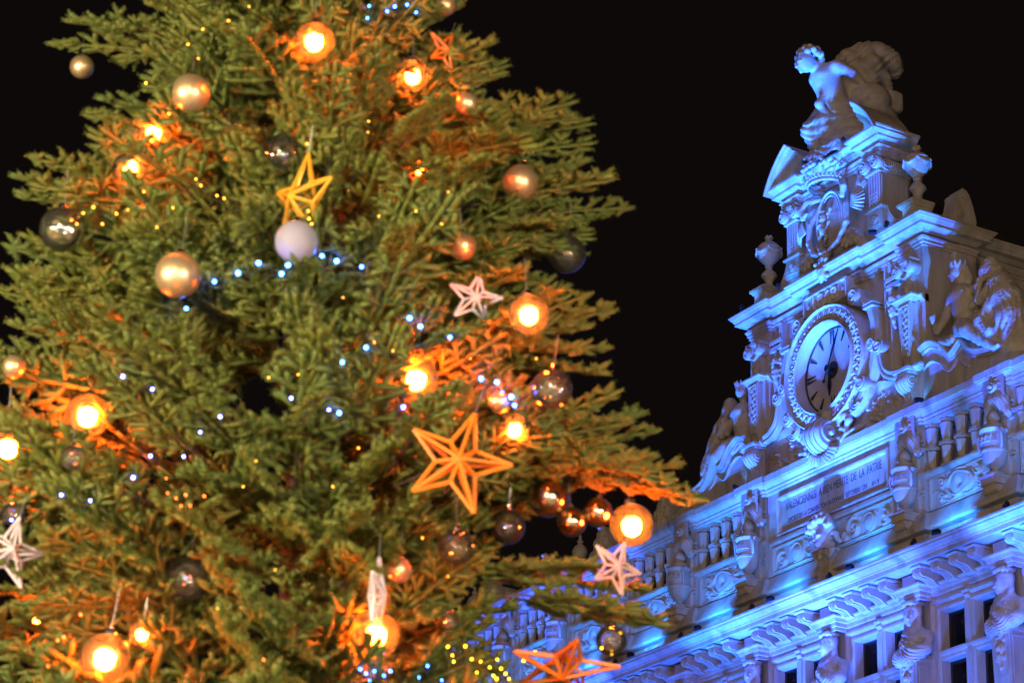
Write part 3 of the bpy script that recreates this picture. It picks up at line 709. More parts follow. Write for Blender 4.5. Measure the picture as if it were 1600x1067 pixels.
sc.ribbon(bez([(1.36, -1.1), (1.3, -1.3), (1.12, -1.5), (.9, -1.65)], 6), [(-.14, -.02), (-.14, -.34), (-.05, -.44), (.05, -.44), (.14, -.34), (.14, -.02)])
sc.lathe([(.17, -.5), (.17, -.1)], (1.34, 0, -1.12), 18, 'y'); sc.tube([(a, -.51, b_) for a, b_ in spiral(1.34, -1.12, .15, .02, 120, 1.7, 26)], .028, 5)
for i in range(3): sc.tube(arc(1.1, -1.45, .2+.07*i, 150, 330, 10) and [(a, -.46, b_) for a, b_ in arc(1.12, -1.45, .1+.06*i, 150, 330, 10)], .02, 4)
for mb in (sc, mirror(sc)): mb.obj('scroll_frame', STONE, hall, 40)
# upright strips, panels and small masks between clock and piers
t = MB()
for sx in (-1, 1):
    for (x, w_, y) in ((2.02, .05, -.16), (2.3, .05, -.12), (1.9, .02, -.2)): t.box(sx*x-w_, sx*x+w_, y, -.02, -1.0, 1.5)
    for (z, h) in ((.95, .05), (1.12, .04), (.62, .03)): t.box(sx*2.15-.26, sx*2.15+.26, -.2, -.02, z-h, z+h)
split_obj(t, 'wall_strip', STONE, hall)
for sx in (-1, 1):
    s = SDF((sx*2.15-.26, -.5, -.1), (sx*2.15+.26, .02, .8), .018); X = sx*2.15
    s.ell((X, -.2, .35), (.1, .1, .14), .03).ell((X, -.3, .33), (.025, .03, .04), .02).ell((X, -.24, .25), (.05, .06, .05), .02)
    s.chain([(X-.16, -.14, .55), (X, -.22, .62), (X+.16, -.14, .55)], [.05, .06, .05]).chain([(X-.17, -.12, .5), (X-.13, -.14, .25)], [.05, .04]).chain([(X+.17, -.12, .5), (X+.13, -.14, .25)], [.05, .04])
    s.chain([(X, -.18, .15), (X, -.14, -.03)], [.06, .03]); s.curls((X, -.2, .35), .4, 40, .008)
    t = MB(); s.mesh(t); t.obj('small_mask', STONE, hall, 180)
# --- the clock
ZC = -.3
ck = link('clock', None, hall, (0, -.1, ZC))
t = MB(); t.lathe([(1.45, -.02), (1.45, -.42), (1.43, -.49), (1.41, -.51), (1.395, -.48), (1.39, -.44), (1.24, -.425), (1.09, -.44), (1.08, -.49), (1.05, -.52), (1.02, -.5), (.99, -.2), (.99, -.02)], (0, 0, ZC), 72, 'y', False); t.obj('ring', STONE, ck, 30)
t = MB()
NE = 38
for i in range(NE):
    a = 2*pi*i/NE; cx, cz = 1.24*cos(a), ZC+1.24*sin(a); ca, sa = cos(a), sin(a)
    pts = []
    for k in range(9):
        u = radians(-210+240*k/8+15); r_, t_ = .125*sin(u), .088*cos(u)
        pts.append((cx+ca*r_*1.0-sa*t_, -.45, cz+sa*r_+ca*t_))
    t.tube(pts, .021, 4)
    t.sphere((cx+ca*.01, -.43, cz+sa*.01), (.055, .05, .055), 7, 5)
t.obj('egg_moulding', STONE, ck, 60)
t = MB(); t.lathe([(1.0, -.2), (.985, -.235), (.965, -.235), (.955, -.2)], (0, 0, ZC), 64, 'y', False); t.obj('bezel', mat('bronze_bezel', (.09, .06, .035), .4, .6), ck, 30)
t = MB(); t.lathe([(1.0, -.15), (.985, -.2)], (0, 0, ZC), 64, 'y'); t.obj('dial', DIAL, ck, 30)
for h in range(12):
    t = MB(); a = pi/2-h*pi/6; dx, dz = cos(a), sin(a)
    for off in ((-.045, .045) if h % 3 == 0 else (0,)):
        w0, w1 = .014, .046 if h % 3 else .036
        q = [(.66, -w0), (.66, w0), (.92, w1), (.92, -w1)]
        if h % 3 == 0: q = [(.62, -.008), (.62, .008), (.93, w1), (.93, -w1)]
        t.prism_y([(r_*dx-(p+off)*dz, ZC+r_*dz+(p+off)*dx) for r_, p in q], -.214, -.202)
    t.obj('hour_mark', BLACK, ck)
def hand(name, ang, L, w, tail, y):
    a = radians(90-ang); dx, dz = cos(a), sin(a); t = MB()
    q = [(-tail, -w*.5), (-tail, w*.5), (L*.15, w*.6), (L*.62, w*1.25), (L, .006), (L, -.006), (L*.62, -w*1.25), (L*.15, -w*.6)]
    t.prism_y([(r_*dx-p*dz, ZC+r_*dz+p*dx) for r_, p in q], y, y+.012)
    if tail > .1: t.lathe([(.045, y), (.045, y+.015)], (-tail*dx, 0, ZC-tail*dz), 12, 'y')
    t.obj(name, BLACK, ck)
hand('hour_hand', 182, .64, .05, .05, -.3); hand('minute_hand', 27, .95, .03, .3, -.36)
t = MB(); t.lathe([(.075, -.385), (.085, -.37), (.085, -.35), (.05, -.34), (.05, -.2)], (0, 0, ZC), 24, 'y'); t.obj('hub', BLACK, ck, 30)
t = MB(); t.lathe([(.19, -.215), (.2, -.2)], (0, 0, ZC), 28, 'y'); t.obj('hub_plate', mat('bronze_plate', (.05, .035, .025), .5, .4), ck, 30)
# big scroll with shell below the clock
t = MB()
t.lathe([(.02, -.3), (.3, -.28), (.36, -.2), (.36, .2), (.3, .28), (.02, .3)], (0, -.52, -1.95), 26, 'x')
for sx in (-1, 1):
    t.tube([(sx*.3, -.52+.3*cos(u)*(1-u/11), -1.95+.3*sin(u)*(1-u/11)) for u in np.linspace(0, 10, 34)], .04, 5)
    t.lathe([(.08, 0), (.05, sx*.12)], (sx*.3, -.52, -1.95), 12, 'x')
for xx in (-.16, 0, .16): t.tube([(xx, -.52+.37*cos(u), -1.95+.37*sin(u)) for u in np.linspace(1.2, 5.2, 18)], .025, 5)
t.obj('scroll_keystone', STONE, hall, 40)
t = MB()
for i in range(11):
    a = radians(-162+14.4*i); t.tube([(.16*cos(a), -.42, -2.2+.1*sin(a)), (.34*cos(a), -.56, -2.25+.2*sin(a)), (.56*cos(a), -.5, -2.28+.3*sin(a))], [.03, .055, .05], 6)
t.obj('shell', STONE, hall, 60)
s = SDF((-1.3, -.75, -2.35), (1.3, .05, -1.15), .024)
for sx in (-1, 1):
    s.chain([(sx*.35, -.35, -1.75), (sx*.6, -.4, -1.6), (sx*.8, -.38, -1.75), (sx*.7, -.4, -1.95), (sx*.5, -.42, -1.9)], [.07, .09, .09, .07, .05], .03)
    s.chain([(sx*.3, -.4, -2.1), (sx*.6, -.42, -2.15), (sx*.95, -.36, -2.05), (sx*1.15, -.25, -1.95)], [.06, .08, .07, .03], .03)
s.chain([(0, -.35, -1.3), (0, -.42, -1.55)], [.1, .14], .05).chain([(-.12, -.32, -1.28), (-.1, -.4, -1.55)], [.06, .1], .04).chain([(.12, -.32, -1.28), (.1, -.4, -1.55)], [.06, .1], .04)
s.curls((0, -.4, -1.8), 1.4, 26, .014); t = MB(); s.mesh(t); t.obj('keystone_foliage', STONE, hall, 180)
# scrolled broken pediments that carry the figure groups
pb = MB(); pth = bez([(3.2, -1.0), (3.5, -.93), (3.85, -1.12), (4.15, -1.42), (4.5, -1.24)], 7)+bez([(4.52, -1.26), (4.75, -1.52), (5.1, -1.66), (5.5, -1.72)], 6)
sec = [(-.09, .4), (-.09, -.3), (-.07, -.34), (-.03, -.34), (-.02, -.37), (.02, -.39), (.04, -.42), (.07, -.42), (.09, -.4), (.09, .4)]
pb.ribbon(pth, sec)
pb.prism_y([(3.2, -2.17)]+[(x, z-.05) for x, z in pth]+[(6.3, -2.0), (6.6, -2.17)], -.28, .4)
pth2 = [(x*.86+.5, z-.42+.12*(x-3.2)) for x, z in pth if x < 4.9]
pb.ribbon(pth2, [(-.035, -.2), (-.035, -.3), (0, -.34), (.035, -.3), (.035, -.2)])
pb.tube([(a, -.36, b_) for a, b_ in spiral(5.5, -1.66, .12, .02, -90, 1.5, 20)], .04, 5)
for mb in (pb, mirror(pb)): mb.obj('scroll_pediment', STONE, hall, 40)
# back wall and slate roof right of the gable
t = MB(); t.box(3.0, XR, 1.7, 2.0, -2.6, .2); t.box(-XR, -3.0, 2.6, 2.9, -5, -1.9); split_obj(t, 'parapet_wall', STONE, hall)
r = MB(); r.prism_y([(-2.75, 2.12), (2.75, 2.12), (0, 4.6)], 2.4, 11)
r.prism_x([(2.0, .2), (11.5, .2), (7, 4.6)], 2.9, XR)
r.prism_x([(3.2, -4.2), (11.5, -4.2), (7.5, -1.9)], XL, -2.9)
split_obj(r, 'roof', SLATE, hall)
# ---------------------------------------------------------------- top aedicule
ZA = 2.13
t = MB(); t.box(-1.85, 1.85, -.08, .75, ZA, 2.5); t.box(-1.25, 1.25, .02, .7, 2.5, 4.3)
for sx in (-1, 1):
    x0, x1 = sorted((sx*1.28, sx*1.8)); t.box(x0, x1, -.14, .7, 2.5, 2.98)
split_obj(t, 'aedicule_wall', STONE, hall)
for sx in (-1, 1):
    X = sx*1.54
    p = link('aedicule_pilaster', None, hall, (X, -.1, 3.4))
    t = MB(); t.sweep([(-.1, 2.98), (.05, 2.98), (.07, 3.0), (.07, 3.04), (.03, 3.06), (-.1, 3.08)], [(X-sx*.26, .2), (X-.25, .2), (X-.25, -.12), (X+.25, -.12), (X+.25, .7)] if sx > 0 else [(X-.25, .7), (X-.25, -.12), (X+.25, -.12), (X+.25, .3)]); t.obj('base', STONE, p, 30)
    t = MB(); t.box(X-.21, X+.21, -.14, .68, 3.06, 3.88)
    for q in (-.14, -.05, .05, .14): t.box(X+q-.018, X+q+.018, -.165, -.14, 3.1, 3.84)
    for z in (3.2, 3.3, 3.4):
        for q in (-.095, 0, .095): t.sphere((X+q, -.15, z), .022, 6, 4)
    xs = X+sx*.215
    for y in (-.08, .6): t.box(min(xs, xs+sx*.02), max(xs, xs+sx*.02), y-.02, y+.02, 3.12, 3.82)
    t.obj('shaft', STONE, p)
    t = MB(); t.box(X-.25, X+.25, -.2, .7, 3.88, 3.93); t.box(X-.3, X+.3, -.26, .72, 4.22, 4.3); t.box(X-.2, X+.2, -.16, .68, 3.93, 4.22)
    for q in (-1, 1):
        t.lathe([(.14, -.14), (.15, -.12), (.15, 0)], (X+q*.2, -.14, 4.08), 18, 'y')
        t.tube([(a, -.3, b_) for a, b_ in spiral(X+q*.2, 4.08, .135, .02, 90, q*1.7, 26)], .022, 5)
    for y in (-.0, .62): 
        t.lathe([(.15, 0), (.14, sx*.1)], (X+sx*.21, y, 4.06), 18, 'x')
        t.tube([(X+sx*.32, y+.13*cos(u)*(1-u/12), 4.06+.13*sin(u)*(1-u/12)) for u in np.linspace(0, 11, 30)], .02, 4)
    for i in range(9):
        y = .05+.06*i; t.tube([(X+sx*.2, y, 4.2), (X+sx*.32, y, 4.12), (X+sx*.33, y, 4.0), (X+sx*.22, y, 3.92)], .03, 5)
    t.obj('capital', STONE, p, 40)
    t = MB(); st = [(spiral(X, 2.75, .11, .02, 0, 1.5, 20), .022, 1.5), ([(X-.15, 2.6), (X+.15, 2.6)], .02, 1.3)]; relief(t, X-.2, X+.2, 2.55, 2.93, -.142, st, .014); t.obj('pedestal_scroll', STONE, p, 60)
# entablature with returning ends
ep = [(-1.8, .72), (-1.8, -.16), (-1.27, -.16), (-1.27, -.02), (1.27, -.02), (1.27, -.16), (1.8, -.16), (1.8, .72)]
t = MB(); t.sweep([(-.15, 4.28), (.03, 4.28), (.03, 4.36), (.06, 4.37), (.06, 4.43), (.09, 4.46), (.1, 4.48), (.0, 4.485), (.0, 4.54), (.05, 4.56), (.08, 4.6), (.22, 4.61), (.22, 4.68), (.25, 4.7), (.29, 4.75), (.34, 4.78), (.34, 4.83), (-.15, 4.86)], ep)
t.box(-1.8, 1.8, 0, .72, 4.3, 4.84); t.obj('aedicule_cornice', STONE, hall, 28)
# segmental broken pediment
for sx in (-1, 1):
    t = MB(); A0, A1 = 24, 57
    pts = arc(0, 3.77, 2.32, A0, A1, 12)
    sec = [(0, .5), (0, -.56), (-.03, -.56), (-.05, -.52), (-.09, -.5), (-.11, -.42), (-.16, -.4), (-.2, -.36), (-.2, -.3), (-.28, -.28), (-.3, -.2), (-.36, -.18), (-.36, .5)]
    t.ribbon(pts, [(-n_, y) for n_, y in sec][::-1])
    q = arc(0, 3.77, 2.02, A0, A1, 12); t.prism_y([(q[-1][0], 4.84), (q[0][0]-.02, 4.84)]+q[1:], -.05, .4)
    st = leaf(1.35, 4.95, 40, .3, .5, 4, 1.5)+[(spiral(1.3, 5.05, .12, .02, 0, 1.5, 18), .03, 1.5), (spiral(1.58, 4.93, .07, .02, 90, 1.2, 14), .025, 1.5)]
    m2 = MB(); relief(m2, 1.12, 1.75, 4.86, 5.3, -.052, st, .016); v = np.concatenate(m2.v); keep = np.hypot(v[:, 0], v[:, 2]-3.77) < 2.0
    t.add(v, [f for f in m2.f if all(keep[i] for i in f)])
    (t if sx > 0 else mirror(t)).obj('segmental_pediment', STONE, hall, 35)
# shield with crown
sh = link('coat_of_arms', None, hall, (0, -.2, 3.3))
s = SDF((-1.3, -.75, 2.1), (1.3, .15, 4.45), .022)
s.ell((0, -.02, 3.32), (.54, .2, .8), .03)
for sx in (-1, 1):
    s.chain([(sx*.42, -.15, 4.05), (sx*.66, -.36, 4.0), (sx*.8, -.42, 3.82), (sx*.74, -.42, 3.62), (sx*.62, -.4, 3.7)], [.05, .08, .08, .06, .04], .02)
    s.chain([(sx*.5, -.1, 3.9), (sx*.68, -.26, 3.45), (sx*.7, -.28, 3.0), (sx*.46, -.32, 2.62), (sx*.2, -.38, 2.5)], [.06, .075, .075, .07, .05], .02)
    s.chain([(sx*.6, -.1, 2.85), (sx*.9, -.15, 2.62), (sx*1.1, -.12, 2.3)], [.13, .17, .14], .05)
    for i in range(5): a_ = radians(-30-i*26); s.chain([(sx*.8, -.2, 2.8), (sx*(.8+.34*cos(a_)), -.3, 2.8+.42*sin(a_))], [.07, .05], .02)
    s.ell((sx*.95, .0, 4.0), (.22, .12, .2), .05)
s.cap((0, -.35, 2.45), (0, -.4, 2.2), .12, .1, .04).cap((-.1, -.42, 2.6), (.12, -.45, 2.2), .05, .04, .03)
s.curls((.95, -.1, 2.6), .5, 30, .009); s.curls((-.95, -.1, 2.6), .5, 30, .009); s.curls((0, -.4, 2.35), .3, 34, .014); s.curls((.95, 0, 4.0), .35, 30, .012); s.curls((-.95, 0, 4.0), .35, 30, .012)
t = MB(); s.mesh(t); t.obj('mantling', STONE2, sh, 180)
t = MB()
for sx in (-1, 1):
    for i in range(9): 
        a = radians(62-i*13); t.tube([(sx*.85, -.26, 3.35), (sx*(.85+.2*cos(a)), -.3, 3.4+.2*sin(a)), (sx*(.85+.42*cos(a)), -.18, 3.42+.42*sin(a))], [.02, .035, .03], 5)
split_obj(t, 'palm_fan', STONE2, sh, 60)
t = MB(); t.tube([(.47*cos(u), -.2, 3.32+.72*sin(u)) for u in np.linspace(0, 2*pi, 44)[:-1]], .05, 6, True); t.tube([(.38*cos(u), -.22, 3.32+.62*sin(u)) for u in np.linspace(0, 2*pi, 44)[:-1]], .018, 5, True)
for i in range(12):
    x = .02+.036*i; zt = 3.55-.2*(i/12)**2; t.tube([(x, -.235+.06*(x/.5)**2, 3.5-.1*i/12), (x, -.235+.06*(x/.5)**2, 3.32-.62*sqrt(max(0, 1-(x/.47)**2)))], .011, 4)
t.obj('shield_rim', STONE2, sh, 60)
s = SDF((-.5, -.5, 2.7), (.2, -.05, 3.75), .016)
s.chain([(-.3, -.22, 3.65), (-.22, -.24, 3.6), (-.2, -.25, 3.45), (-.26, -.25, 3.3), (-.2, -.26, 3.15)], [.05, .07, .08, .09, .08], .03).chain([(-.26, -.25, 3.4), (-.38, -.25, 3.5)], [.035, .03]).chain([(-.24, -.25, 3.28), (-.4, -.25, 3.3)], [.035, .03]).chain([(-.2, -.25, 3.12), (-.34, -.25, 3.0), (-.36, -.25, 2.92)], [.05, .035, .03]).chain([(-.16, -.25, 3.1), (-.08, -.25, 2.95), (-.16, -.25, 2.85)], [.05, .035, .03]).chain([(-.12, -.25, 3.15), (-.0, -.24, 3.3), (-.02, -.24, 3.5), (.06, -.24, 3.6)], [.03, .025, .03, .04])
s.curls((-.25, -.2, 3.5), .3, 50, .008); t = MB(); s.mesh(t); t.obj('lion', STONE2, sh, 180)
t = MB(); t.lathe([(.44, 4.12), (.47, 4.14), (.47, 4.18), (.45, 4.2), (.47, 4.25), (.5, 4.28), (.5, 4.32), (.46, 4.34)], (0, -.26, 0), 26, 'z', False)
for i in range(17):
    a = radians(-180+180*i/16); t.sphere((.49*cos(a), -.26+.49*sin(a), 4.23), .032, 6, 4)
for i in range(8):
    a = radians(-190+200*i/7); cx, cy = .5*cos(a), -.26+.5*sin(a)
    t.tube([(cx, cy, 4.3), (cx*1.06, cy-.03, 4.42)], .035, 5)
    for dx, dz in ((0, .1), (-.06, .04), (.06, .04), (0, .03)): t.sphere((cx*1.1+dx*1.3, cy-.05, 4.47+dz*1.3), .056, 7, 5)
for i in range(7):
    a = radians(-176+172*i/6+14); t.tube([(.5*cos(a), -.26+.5*sin(a), 4.32), (.52*cos(a), -.26+.52*sin(a), 4.4)], .022, 4); t.sphere((.53*cos(a), -.26+.53*sin(a), 4.43), .036, 6, 4)
t.obj('crown', STONE2, sh, 60)
# small pedestals and struts beside the aedicule
for sx in (-1, 1):
    X = sx*2.78
    t = MB(); t.box(X-.2, X+.2, -.2, .3, 2.12, 2.55); t.sweep([(-.05, 2.55), (.03, 2.55), (.06, 2.6), (.09, 2.62), (.09, 2.68), (-.05, 2.7)], [(X-.2, .3), (X-.2, -.2), (X+.2, -.2), (X+.2, .3)]); t.box(X-.2, X+.2, -.2, .3, 2.55, 2.695); t.obj('urn_pedestal', STONE, hall, 30)
    t = MB(); pth = bez([(1.85, 3.0), (1.98, 2.72), (2.2, 2.5), (2.52, 2.4)], 6)
    t.prism_y([(1.8, 2.13)]+pth+[(2.56, 2.13)], -.02, .45); t.ribbon(pth, [(0, -.06), (.04, -.06), (.04, .48), (0, .48)])
    (t if sx > 0 else mirror(t)).obj('curved_strut', STONE, hall, 40)
t = MB()
for sx in (-1, 1):
    v0 = len(t.v); X = sx*2.9
    t.prism_x([(.75, 2.15), (1.35, 2.15), (1.4, 2.5), (1.32, 2.85), (1.22, 3.1), (1.05, 3.22), (.92, 3.05), (.85, 2.75), (.7, 2.45)], X-.22, X+.22)
    for y, z, r_ in ((1.05, 3.05, .12), (.92, 2.6, .13)): t.lathe([(r_, -.26), (r_, .26)], (X, y, z), 14, 'x'); t.lathe([(r_*.4, -.29), (r_*.4, .29)], (X, y, z), 8, 'x')
split_obj(t, 'corner_acroterion', STONE, hall, 40)
# ================================================================== SCULPTURE
def sculpt(name, s, label, cat, base, m=STONE2, parent=None):
    t = MB(); s.mesh(t); o = t.obj(name, m, parent, 180, base if parent is None else None)
    return tag(o, label, cat) if label else o
def face(s, c, f, r):
    """nose, brow, chin on a head at c facing unit vector f"""
    c = np.array(c); f = np.array(f, float); f /= np.linalg.norm(f); up = np.array([0, 0, 1.]); up = up-f*(up@f); up /= np.linalg.norm(up); sd = np.cross(f, up)
    s.ell(tuple(c-up*.28*r+f*.3*r), (r*.62, r*.62, r*.66), .03)
    s.cap(tuple(c+f*r*.92+up*r*.1), tuple(c+f*r*1.18-up*r*.22), r*.09, r*.17, .02)
    for q in (-1, 1):
        s.cap(tuple(c+f*r*.86+up*r*.22+sd*q*r*.12), tuple(c+f*r*.78+up*r*.18+sd*q*r*.5), r*.1, r*.07, .02)
        s.cut(tuple(c+f*r*1.02+up*r*.04+sd*q*r*.36), tuple(c+f*r*1.02+up*r*.02+sd*q*r*.37), r*.13)
        s.cap(tuple(c+f*r*.85-up*r*.52+sd*q*r*.18), tuple(c+f*r*.93-up*r*.5), r*.09, r*.1, .015)
    s.cap(tuple(c+f*r*.85-up*r*.8), tuple(c+f*r*.85-up*r*.78), r*.2, r*.2, .04)
def hand_(s, w, d, side, r=.045, L=.15):
    """hand at wrist w pointing along d; fingers spread over side vector"""
    w = np.array(w, float); d = np.array(d, float); d /= np.linalg.norm(d); sd = np.array(side, float); sd /= np.linalg.norm(sd); n = np.cross(d, sd)
    s.ell(tuple(w+d*L*.4), (r*1.1, r*1.1, r*1.1), .04)
    for i, l in enumerate((.85, 1.0, .95, .75)):
        o = sd*(i-1.5)*r*.62; a = w+d*L*.45+o; b = w+d*L*.8*l+o*1.1+n*.012; c = w+d*L*1.15*l+o*1.1+n*.04
        s.chain([tuple(a), tuple(b), tuple(c)], [r*.36, r*.32, r*.24], .012)
    s.chain([tuple(w+d*L*.15-sd*r*.8), tuple(w+d*L*.55-sd*r*1.6)], [r*.4, r*.28], .02)
# --- crowning figure: bends forward over the front, drapery blown back
s = SDF((-.95, -1.45, 4.8), (.95, 2.15, 8.35), .03)
# rocks and seat
s.ell((.0, .55, 5.4), (.6, .65, .75), .1).ell((.1, 1.0, 6.0), (.55, .7, .7), .1).ell((0, 0.1, 5.1), (.55, .5, .45), .1)
s.box((0, 0, 4.95), (.62, .5, .16), .04, .04)
# draped legs
s.chain([(.26, .8, 6.5), (.15, .25, 6.05), (-.05, -.3, 5.7)], [.38, .32, .22], .12).chain([(-.05, -.3, 5.85), (.0, -.12, 5.3), (.0, 0, 5.0)], [.24, .22, .24], .1)
s.chain([(-.25, .5, 6.5), (-.38, -.05, 6.15), (-.4, -.42, 5.72)], [.34, .28, .2], .1).chain([(-.4, -.42, 5.72), (-.34, -.25, 5.3), (-.3, -.15, 5.0)], [.2, .18, .2], .1)
s.ell((.32, .78, 6.55), (.44, .5, .42), .03).box((.25, 1.42, 6.68), (.26, .22, .26), .1, .05)
s.folds((0, 0, 5.6), .85, (.5, -.9, 1.1), 15, .024); s.folds((0, 0, 5.5), .9, (.9, -.4, -.8), 23, .008)
# torso leaning forward
s.chain([(.06, .12, 6.1), (.03, -.1, 6.5), (.0, -.26, 6.95)], [.3, .3, .37], .1)
for i, z in enumerate((6.3, 6.45, 6.6)): s.cut((-.02, -.42+.02*i, z), (.02, -.42+.02*i, z), .03, None, .04)
for q in (-1, 1): s.ell((q*.09, -.36, 6.55), (.09, .07, .14), .05)
s.chain([(-.36, -.2, 7.14), (.36, -.22, 7.12)], [.17, .17], .1)
s.ell((-.02, .35, 6.95), (.32, .5, .42), .12)
for q in (-1, 1): s.ell((q*.13, -.5, 6.92), (.13, .11, .12), .06)
s.chain([(0, -.33, 7.12), (0, -.62, 7.18)], [.17, .14], .06)
s.ell((0, -.84, 7.22), (.21, .25, .25), .04); face(s, (0, -.87, 7.2), (0, -.85, -.45), .24)
for i in range(26):
    a = i*2.399; z = 1-(i+.5)/26*1.15; r_ = sqrt(max(0, 1-z*z)); s.ell((.26*r_*cos(a), -.74+.28*r_*sin(a)+.03, 7.36+.27*z), (.085, .085, .085), .018)
s.curls((0, -.74, 7.36), .24, 44, .012)
# arms
s.chain([(.38, -.2, 7.14), (.46, .1, 7.02), (.46, .4, 6.88)], [.15, .13, .09], .04); hand_(s, (.44, .38, 6.9), (0, .6, -.5), (1, 0, 0), .07, .22)
s.chain([(-.34, -.2, 7.14), (-.3, .0, 7.3), (.12, -.02, 7.36)], [.11, .09, .07], .05); hand_(s, (.14, -.02, 7.37), (1, .1, .0), (0, 1, 0), .07, .22)
s.chain([(.1, -.35, 6.5), (.05, -.5, 6.2), (.12, -.3, 5.9)], [.08, .1, .06], .05)
# blown cloak
c_ = [(-.1, .1, 7.3), (-.05, .45, 7.62), (0, .85, 7.88), (.05, 1.2, 8.0), (.08, 1.5, 7.9), (.05, 1.72, 7.78)]
s.chain(c_, [.2, .27, .3, .3, .27, .2], .18); s.chain([(.2, .1, 7.2), (.25, .5, 7.3), (.2, .9, 7.5), (.15, 1.25, 7.62)], [.12, .2, .26, .2], .16)
s.chain([(.2, .4, 6.95), (.25, .8, 7.1), (.22, 1.2, 7.2), (.2, 1.35, 7.05)], [.14, .22, .2, .15], .14); s.chain([(.05, 1.5, 7.8), (.03, 1.75, 7.72)], [.16, .14], .06)
s.folds((.1, .95, 7.65), .85, (.15, -.55, 1.0), 15, .022, .9); s.folds((.1, 1.6, 7.75), .35, (.1, 1, .8), 30, .014)
s.chain([(-.2, -.1, 7.32), (-.25, .15, 7.42), (-.1, .35, 7.48)], [.09, .11, .09], .06); s.folds((-.15, .1, 7.4), .25, (0, 1, .4), 40, .012)
sculpt('crowning_statue', s, 'stone figure with curly hair bending forward over the top of the gable, cloak blown back', 'statue', (0, .2, 4.86))
b = MB(); b.box(-.9, .9, .72, 1.75, 2.1, 4.86); b.obj('statue_support', STONE, hall)
# --- reclining pair to the right of the clock, mirrored on the left
def pair(sgn):
    s = SDF((3.25, -.95, -2.15), (6.3, .6, .95), .036)
    s.ell((4.5, .15, -1.35), (.85, .4, .4), .1).ell((5.4, .15, -1.7), (.8, .4, .42), .1)
    # man
    s.chain([(4.35, -.02, -.75), (4.32, -.05, -.4), (4.33, -.08, -.08)], [.23, .24, .27], .1); s.chain([(3.98, -.06, .02), (4.7, -.04, -.04)], [.12, .12], .08)
    for q in (-1, 1): s.ell((4.33+q*.13, -.26, -.1), (.13, .08, .1), .05)
    s.chain([(4.32, -.05, .1), (4.28, -.1, .3)], [.09, .09], .04); s.ell((4.26, -.14, .44), (.15, .17, .19), .03); face(s, (4.26, -.14, .44), (-.5, -.8, -.1), .17)
    for i in range(11): a = 2*pi*i/11; s.cap((4.27+.14*cos(a), -.1+.15*sin(a), .55), (4.27+.2*cos(a), -.1+.21*sin(a), .68), .05, .03, .02)
    s.chain([(4.4, -.05, .5), (4.45, .0, .3), (4.4, 0, .12)], [.09, .08, .05], .05)
    s.chain([(3.97, -.06, .0), (3.72, -.05, -.32), (3.52, -.15, -.62)], [.12, .1, .075], .05); s.chain([(3.52, -.15, -.62), (3.6, -.3, -.42)], [.075, .055], .03); hand_(s, (3.6, -.3, -.42), (.1, -.2, 1), (1, .3, 0), .06, .17)
    s.chain([(4.72, -.04, -.06), (4.9, -.1, -.32), (4.78, -.25, -.5)], [.11, .09, .07], .05)
    s.chain([(4.35, -.1, -.85), (4.6, -.35, -.95), (4.85, -.48, -1.12)], [.2, .19, .15], .08); s.chain([(4.85, -.48, -1.12), (5.2, -.42, -1.42), (5.6, -.4, -1.72)], [.15, .12, .08], .05); s.chain([(5.6, -.4, -1.72), (5.78, -.48, -1.76)], [.08, .05], .03)
    s.chain([(4.3, .0, -.85), (4.8, .0, -.72), (5.25, -.1, -1.05), (5.55, -.2, -1.5)], [.2, .18, .15, .1], .06)
    s.chain([(3.6, -.1, -.95), (3.9, -.25, -1.05), (4.3, -.3, -1.1)], [.16, .14, .14], .08); s.folds((4.0, -.1, -1.1), .55, (.8, .3, .8), 24, .018)
    # woman, veiled, chin on her hand
    s.ell((5.02, -.02, .22), (.15, .18, .2), .03); face(s, (5.0, -.03, .2), (-.75, -.6, -.25), .16)
    s.chain([(5.06, .04, .4), (5.2, .08, .15), (5.34, .1, -.2)], [.17, .18, .2], .08)
    s.chain([(5.34, .05, -.2), (5.5, .08, -.6), (5.65, .05, -1.1), (5.8, .0, -1.7)], [.28, .34, .38, .34], .12)
    s.chain([(5.22, -.1, -.2), (5.02, -.24, -.46), (4.95, -.2, -.12), (4.95, -.16, .02)], [.12, .1, .075, .05], .04); hand_(s, (4.95, -.17, -.02), (0, -.05, 1), (1, 0, 0), .05, .14)
    s.chain([(5.4, -.2, -.6), (5.2, -.35, -1.0), (5.5, -.4, -1.35)], [.14, .14, .12], .1)
    s.folds((5.6, 0, -.7), .95, (1.2, .3, .25), 22, .026, .8); s.folds((5.1, .05, .3), .3, (1.1, .2, .5), 38, .012)
    t = MB(); s.mesh(t)
    if sgn < 0: t = mirror(t); t.v = [np.concatenate(t.v)*np.array([.92, 1, .97])+np.array([.2, .1, -.02])]
    o = t.obj('reclining_figures', STONE2, None, 180, (sgn*4.6, 0, -1.75))
    tag(o, 'carved pair of reclining figures, a crowned man and a veiled woman, right of the clock' if sgn > 0 else 'carved figure group in silhouette against the sky left of the clock', 'sculpture', 'figure groups beside the clock')
for q in (1, -1): pair(q)
